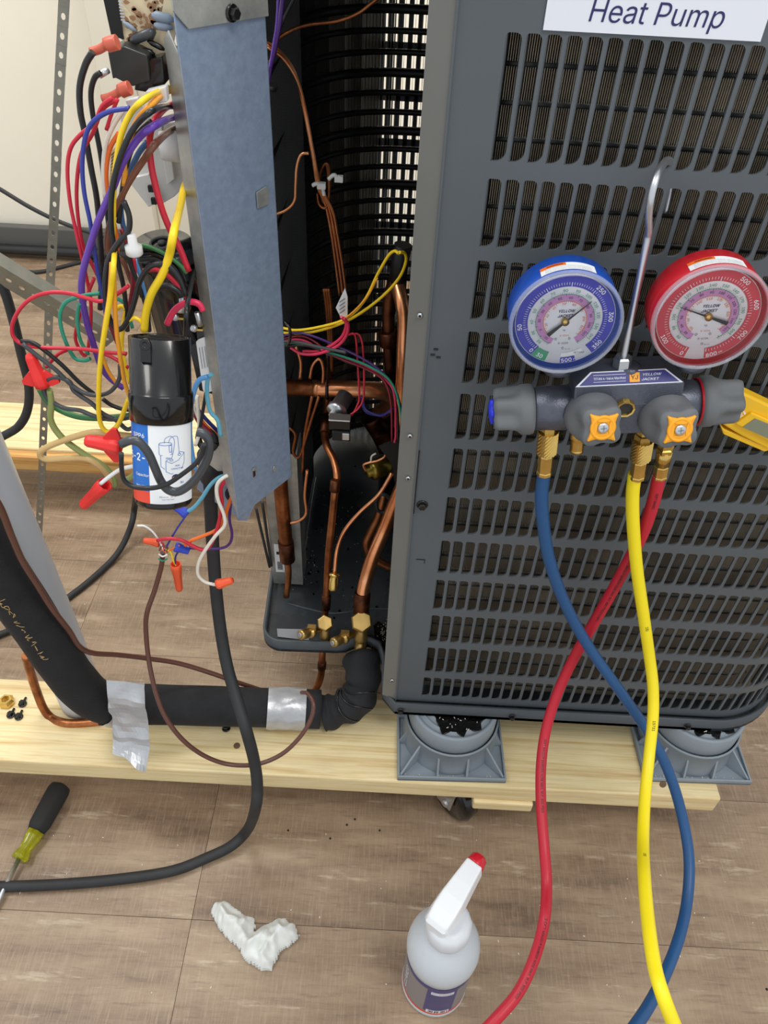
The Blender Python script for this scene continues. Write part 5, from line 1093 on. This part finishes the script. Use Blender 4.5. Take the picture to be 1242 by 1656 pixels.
for px in (886, 1036, 1075):
    p = ML(px, 684, .553); b = MB('steel', TM); b.lathe([(.0068, -.024), (.0068, -.010)], 16, Matrix.Translation((p.x, 0, 0))); b.build('port_collar', G)
# hook
MB('steel').tube(pts('1007,590,.549 1010,570,.549 1028,480,.551 1045,395,.553 1049,375,.552 1049,350,.548 1053,318,.545 1062,285,.552 1073,265,.572 1082,260,.596 1088,275,.612 1084,310,.614 1076,345,.612', .55), .0028, 12).build('hook', G)
p = TMi@at(1007, 582, Y=.549); b = MB('steel', TM); b.lathe([(.0075, tz+.004), (.0075, tz+.013), (.0060, tz+.0145)], 6, Matrix.Translation((p.x, -.004, 0)), smooth=False); b.build('hook_nut', G)
# ---------------- gauges ----------------
def gauge(px, py, case, ringm, spec):
    c = at(px, py, Y=.525); T0 = Matrix((ex, ez, Vector((0, -1, 0)))).transposed().to_4x4(); T0.translation = c; Rg = .0422; D = .0345
    b = MB(case, T0); b.lathe([(.004, -D), (Rg-.003, -D), (Rg, -D+.003), (Rg, -.0055), (Rg-.0005, -.0050), (Rg-.0016, -.0050), (Rg-.0020, -.0095), (.002, -.0095)], 72); cs = b.build('gauge_case', G, label=('blue' if case == 'gauge_blue' else 'red')+' gauge case')
    b = MB('bezel_clear', T0); b.lathe([(Rg+.0006, -.0060), (Rg+.0010, -.0045), (Rg+.0006, -.0014), (Rg-.0006, -.0004), (Rg-.0018, -.0008), (Rg-.0022, -.003), (Rg-.0020, -.0050)], 72, caps=False); b.build('bezel', cs)
    b = MB('lens', T0); b.lathe([(Rg-.0020, -.0022), (.02, -.0008), (.0003, -.0004)], 64, caps=False); b.build('lens', cs)
    Rd = .0380; b = MB('dial_white', T0); b.lathe([(Rd, -.0094), (Rd, -.0088), (.0003, -.0088)], 64); z = -.0086
    D2 = math.radians
    b.use(ringm); b.ring(Rd*.745, Rd*.985, D2(spec['a0']), D2(spec['a1']), z, 70)
    b.use('dial_pink'); b.ring(Rd*.445, Rd*.575, D2(-62 if case == 'gauge_blue' else -50), D2(244), z, 60)
    b.use('dial_orange'); b.ring(Rd*.425, Rd*.440, D2(-50), D2(232), z, 60); b.use('dial_green'); b.ring(Rd*.578, Rd*.590, D2(-62), D2(240), z, 60)
    def ticks(m_, r0, r1, a_, b_, n, w, big=10, ext=.04):
        b.use(m_)
        for i in range(n+1):
            t = D2(b_-(b_-a_)*i/n); e_ = r0-(ext if i % big == 0 else 0); ww = w*(1.7 if i % big == 0 else 1); x, y = math.cos(t), math.sin(t); nx, ny = -y*ww/2, x*ww/2
            b.add([(Rd*e_*x-nx, Rd*e_*y-ny, z+.0001), (Rd*r1*x-nx, Rd*r1*y-ny, z+.0001), (Rd*r1*x+nx, Rd*r1*y+ny, z+.0001), (Rd*e_*x+nx, Rd*e_*y+ny, z+.0001)], [(0, 1, 2, 3)])
    ticks('dial_white', .78, .835, spec['t0'], spec['t1'], spec['nt'], .00030, 10, .03); ticks('dial_green', .60, .625, -60, 238, 90, .00018, 6, .015); ticks('needle', .575, .592, -58, 240, 60, .00018, 5, .03); ticks('dial_orange', .40, .425, -50, 230, 50, .00018, 5, .02)
    if case == 'gauge_blue': b.use('dial_green'); b.ring(Rd*.76, Rd*.985, D2(229), D2(249), z+.0001, 12); b.use(ringm); b.ring(Rd*.86, Rd*.985, D2(268), D2(287), z+.0001, 12); b.use('dial_white'); b.ring(Rd*.745, Rd*.84, D2(268), D2(300), z+.0001, 14)
    dl = b.build('dial', cs)
    b = MB('ink_navy', T0); zz_ = z+.0002
    def num(s_, r, ang, h, m_, rot=True, bold=.01, width=None):
        t = D2(ang); R2 = Matrix.Rotation(t-PI/2 if rot else 0, 3, 'Z') ; 
        if rot and math.sin(t) < -.35: R2 = Matrix.Rotation(t+PI/2, 3, 'Z')
        c_ = Vector((Rd*r*math.cos(t), Rd*r*math.sin(t), zz_)); b.text(s_, h, lambda x, y: R2@Vector((x, y, 0))+c_, m_, bold=bold, width=width)
    for s_, ang in spec['nums']: num(s_, .905, ang, .0046, 'dial_white', bold=.02)
    num(spec['end'][0], .925, spec['end'][1], .0046, 'dial_white', bold=.02); num('psi', .93, spec['end'][1]+11, .0022, 'dial_white')
    for i, s_ in enumerate(spec['green']): num(s_, .665, 222-i*(258/(len(spec['green'])-1)), .0030, 'dial_green')
    for i, s_ in enumerate(spec['pink']): num(s_, .51, 224-i*(262/(len(spec['pink'])-1)), .0026, 'ink_black')
    for i, s_ in enumerate(spec['orange']): num(s_, .375, 222-i*(250/(len(spec['orange'])-1)), .0024, 'dial_orange')
    fx = lambda ox, oy: (lambda x, y: Vector((x+ox, y+oy, zz_)))
    b.text('YELLOW', .0032, fx(.0006, .0082), 'ink_navy', bold=.025, shear=.2, width=.0125); b.text('JACKET', .0032, fx(.0000, .0042), 'ink_navy', bold=.025, shear=.2, width=.0118); b.text('°F', .0026, fx(0, -.0085), 'ink_navy'); b.text(spec['r1'], .0019, fx(.0005, -.0128), 'dial_orange'); b.text('R-410A', .0021, fx(0, -.0195), 'needle')
    b.text('R-22', .0016, fx(.004, -.025), 'dial_green'); b.text('RETARD' if case == 'gauge_blue' else '', .0022, fx(.013, -.0285), 'ink_navy', width=.008) if case == 'gauge_blue' else None
    b.build('lettering', dl)
    b = MB('needle', T0); t = D2(spec['needle']); Rn = Matrix.Rotation(t, 4, 'Z'); b.prism([(-.0165, -.0016), (-.003, -.0009), (.0245, -.0001), (.0245, .0001), (-.003, .0009), (-.0165, .0016)], -.0068, -.0063, Rn); b.use('brass').lathe([(.0030, -.0085), (.0030, -.0055), (.0003, -.0052)], 20); b.build('needle', cs)
    b = MB('steel', T0)
    for x, y in ((-.006, -.0155), (.0045, -.0155), (0, -.024)): b.lathe([(.0009, z), (.0009, z+.0006), (.0002, z+.0007)], 10, Matrix.Translation((x, y, 0)))
    b.build('dial_screw', cs)
    # warning sticker wrapped over the case
    b = MB('white_paper', T0); 
    def cp(a_, b_, z0_, z1_, m_, r=Rg+.0003, n=16):
        b.use(m_); vs = []
        for i in range(n+1): t = D2(a_+(b_-a_)*i/n); vs += [(r*math.cos(t), r*math.sin(t), z0_), (r*math.cos(t), r*math.sin(t), z1_)]
        b.add(vs, [(2*i, 2*i+1, 2*i+3, 2*i+2) for i in range(n)], True)
    cp(62, 118, -.019, -.008, 'white_paper'); cp(92, 118, -.019, -.0150, 'warn_orange', Rg+.0004)
    b.text('WARNING', .0022, lambda x, y: Vector(((Rg+.0006)*math.cos(D2(103)-x/Rg), (Rg+.0006)*math.sin(D2(103)-x/Rg), -.017-y)), 'ink_black', width=.012, bold=.02)
    for k in range(3): b.text('Read instructions before use pressure', .0012, lambda x, y: Vector(((Rg+.0006)*math.cos(D2(90)-x/Rg), (Rg+.0006)*math.sin(D2(90)-x/Rg), -.0135+.002*k-y)), 'ink_grey', width=.034)
    b.build('warning_sticker', cs)
    # stem
    q0 = T0@Vector((0, -Rg+.002, -.022)); q1 = T0@Vector((0, -Rg-.0075, -.022)); b = MB('brass'); b.lathe([(.0075, 0), (.0075, .007)], 6, mframe(q0, q1-q0), smooth=False); b.use('white_paper').lathe([(.0085, .006), (.0085, .0075), (.006, .0078)], 20, mframe(q0, q1-q0)); b.use('manifold').lathe([(.0085, .0078), (.0120, .0125)], 20, mframe(q0, q1-q0)); b.build('stem', cs)
gauge(916, 528, 'gauge_blue', 'dial_blue', dict(a0=-52, a1=229, t0=-40, t1=226, nt=75, nums=(('0', 225), ('50', 186), ('250', 44), ('300', 2), ('350', -40), ('30', 239)), end=('500', 276), needle=41, green=['20', '30', '40', '50', '60', '70', '80', '90', '100', '110', '120', '130', '140'], pink=['-20', '0', '20', '30', '40', '50', '60', '70', '80', '90', '100', '120'], orange=['0', '20', '40', '60', '70', '80', '90', '100', '120'], r1='R-404A'))
gauge(1150, 520, 'gauge_red', 'dial_red', dict(a0=-84, a1=252, t0=-82, t1=248, nt=80, nums=(('0', 246), ('100', 212), ('500', 52), ('600', 12), ('700', -32)), end=('800', -75), needle=157, green=['60', '80', '100', '110', '120', '130', '140', '150', '160', '170', '180', '190', '200'], pink=['20', '40', '50', '60', '70', '80', '90', '100', '110', '120', '130', '140', '150'], orange=['40', '60', '80', '100', '110', '120', '130', '140', '150'], r1='R-404A'))
# ---------------- hoses ----------------
def hose(name, label, m, txt, fa, fb, knurled, lettering=None, r=.0063):
    P = pts(txt, .55); root = thing(name, label, 'hose', P[0]); CV = catmull(P, 8)
    MB(m).tube(CV, r, 20, raw=True).build('hose_tube', root)
    fitting(root, A(*fa), A(*fb), knurled)
    if lettering:
        acc = [0]
        for i in range(1, len(CV)): acc.append(acc[-1]+(CV[i]-CV[i-1]).length)
        def fr(s):
            for i in range(1, len(acc)):
                if s <= acc[i] or i == len(acc)-1: f = (s-acc[i-1])/(acc[i]-acc[i-1]); c = CV[i-1].lerp(CV[i], f); t_ = (CV[min(i+1, len(CV)-1)]-CV[max(i-2, 0)]).normalized(); return c, t_
        b = MB('ink_black')
        for s0, txt_, h, fl in lettering:
            def fn(x, y):
                c, t_ = fr(s0+x); v = (cC-c); v -= t_*v.dot(t_); v.normalize(); w = v.cross(t_); a = y/r*fl+(.25*fl); return c+(v*math.cos(a)+w*math.sin(a))*(r+.0003)
            b.text(txt_, h, fn, 'ink_black', bold=.012, align='LEFT')
        b.build('lettering', root)
hose('refrigerant_hose', 'blue refrigerant hose hanging from the left port and crossing over the red hose', 'hose_blue', '880,764,.548 876,800,.546 878,840,.545 886,895,.543 903,950,.54 928,1005,.537 958,1055,.53 990,1100,.52 1022,1145,.51 1055,1195,.49 1082,1250,.465 1102,1315,.435 1114,1385,.395 1112,1450,.355 1100,1510,.315 1078,1570,.275 1050,1625,.235 1020,1670,.205', (888, 685, .549), (880, 766, .548), True)
hose('refrigerant_hose', 'yellow refrigerant hose hanging down the front of the grille from the middle port', 'hose_yellow', '1027,765,.548 1023,800,.546 1024,850,.543 1030,920,.538 1040,990,.53 1050,1060,.52 1056,1110,.505 1056,1160,.485 1050,1220,.455 1043,1290,.41 1040,1360,.36 1042,1420,.31 1048,1490,.265 1058,1560,.225 1072,1610,.20 1095,1670,.18', (1042, 700, .543), (1030, 772, .546), True,
     [(.20, '15)', .0040, 1), (.33, '15731', .0040, 1), (.50, '15)', .0036, 1)])
hose('refrigerant_hose', 'red refrigerant hose with black printing, slanting left beneath the blue hose', 'hose_red', '1067,765,.556 1057,810,.555 1040,860,.555 1015,910,.555 985,965,.555 950,1025,.552 920,1080,.545 898,1130,.53 882,1185,.505 875,1240,.47 875,1300,.43 880,1370,.385 884,1430,.35 880,1490,.31 864,1550,.28 838,1605,.25 800,1650,.225 770,1680,.21', (1076, 722, .552), (1067, 770, .556), False,
     [(.02, 'SOFT MAGIC', .0032, 1), (.11, 'SOFT MAGIC® BARRIER HOSE MAX. W.P. 800 PSIG(5.5 MPA)', .0036, 1), (.40, 'SOFT MAGIC® BARRIER HOSE MAX. W.P. 800 PSIG', .0036, 1), (.60, 'SOFT MAGIC® BARRIER HOSE MAX. W.P. 800 PSIG', .0036, 1)])
# ---------------- clamp thermometer ----------------
Yt = .572; TT = thing('clamp_thermometer', 'yellow digital clamp thermometer with grey display behind the red-side knob', 'thermometer', A(1200, 680, Yt))
def tp(l, Y=Yt): return [A(x, y, Y) for x, y in l]
b = MB('tester_yellow'); b.slab(tp([(1148, 673), (1170, 650), (1196, 633), (1214, 641), (1300, 682), (1290, 748), (1240, 726), (1200, 706), (1176, 692)]), (0, .014, 0)); bo = b.build('case', TT, bevel=.002)
b = MB('tester_yellow'); b.slab(tp([(1190, 686), (1216, 668), (1300, 704), (1292, 740)], Yt-.003), (0, .003, 0)); b.build('display_frame', TT, bevel=.001)
b = MB('lcd'); b.slab(tp([(1201, 691), (1221, 677), (1292, 706), (1284, 728)], Yt-.0036), (0, .0008, 0)); b.build('display', TT)
b = MB('tester_yellow'); b.slab(tp([(1164, 686), (1172, 694), (1236, 722), (1250, 728), (1236, 731), (1170, 703)], Yt+.002), (0, .010, 0)); b.build('clamp_jaw', TT, bevel=.0015)
c = A(1192, 675, Yt-.0008); R2 = Matrix.Rotation(math.radians(48), 3, 'Z')
def tf(x, y): v = R2@Vector((x, y, 0)); return c+Vector((v.x, 0, v.y))
b = MB('white_paper'); b.text('UEi', .0056, tf, 'white_paper', width=.0155, bold=.025, shear=.1); v = R2@Vector((.0068, .0042, 0)); b.use('gauge_red').box((c.x+v.x, c.y-.0002, c.z+v.y), (.0018, .0004, .0018)); b.build('lettering', TT)
# ---------------- floor shavings ----------------
random.seed(21); b = MB('chip')
for k in range(120):
    x, y = random.uniform(-.62, .75), random.uniform(.12, .52) if k % 3 else random.uniform(.68, 1.2); l = random.uniform(.0008, .0028)
    if (x-.10)**2+(y-.32)**2 < .003 : continue
    if k % 12 == 0: P = [Vector((x+.004*math.cos(t*.8+k), y+.004*math.sin(t*.8+k)*.6, .0008)) for t in range(4)]; b.tube(P, .0004, 4, k=2)
    else: b.box((0, 0, 0), (l, .0009, .0008), Matrix.Translation((x, y, .0006))@Matrix.Rotation(random.uniform(0, 3), 4, 'Z'))
b.build('shavings', label='tiny pale shavings scattered over the floor', cat='debris', kind='stuff')
b = MB('tar')
for px, py in ((574, 1325), (561, 1334), (534, 1356), (466, 1343), (614, 1343), (1240, 1600)):
    p = at(px, py, Z=0); b.lathe([(.0018, 0), (.0014, .0014), (.0002, .002)], 7, Matrix.Translation(p))
b.build('tar_drops', label='few black tar drops on the floor below the riser foot', cat='debris', kind='stuff')
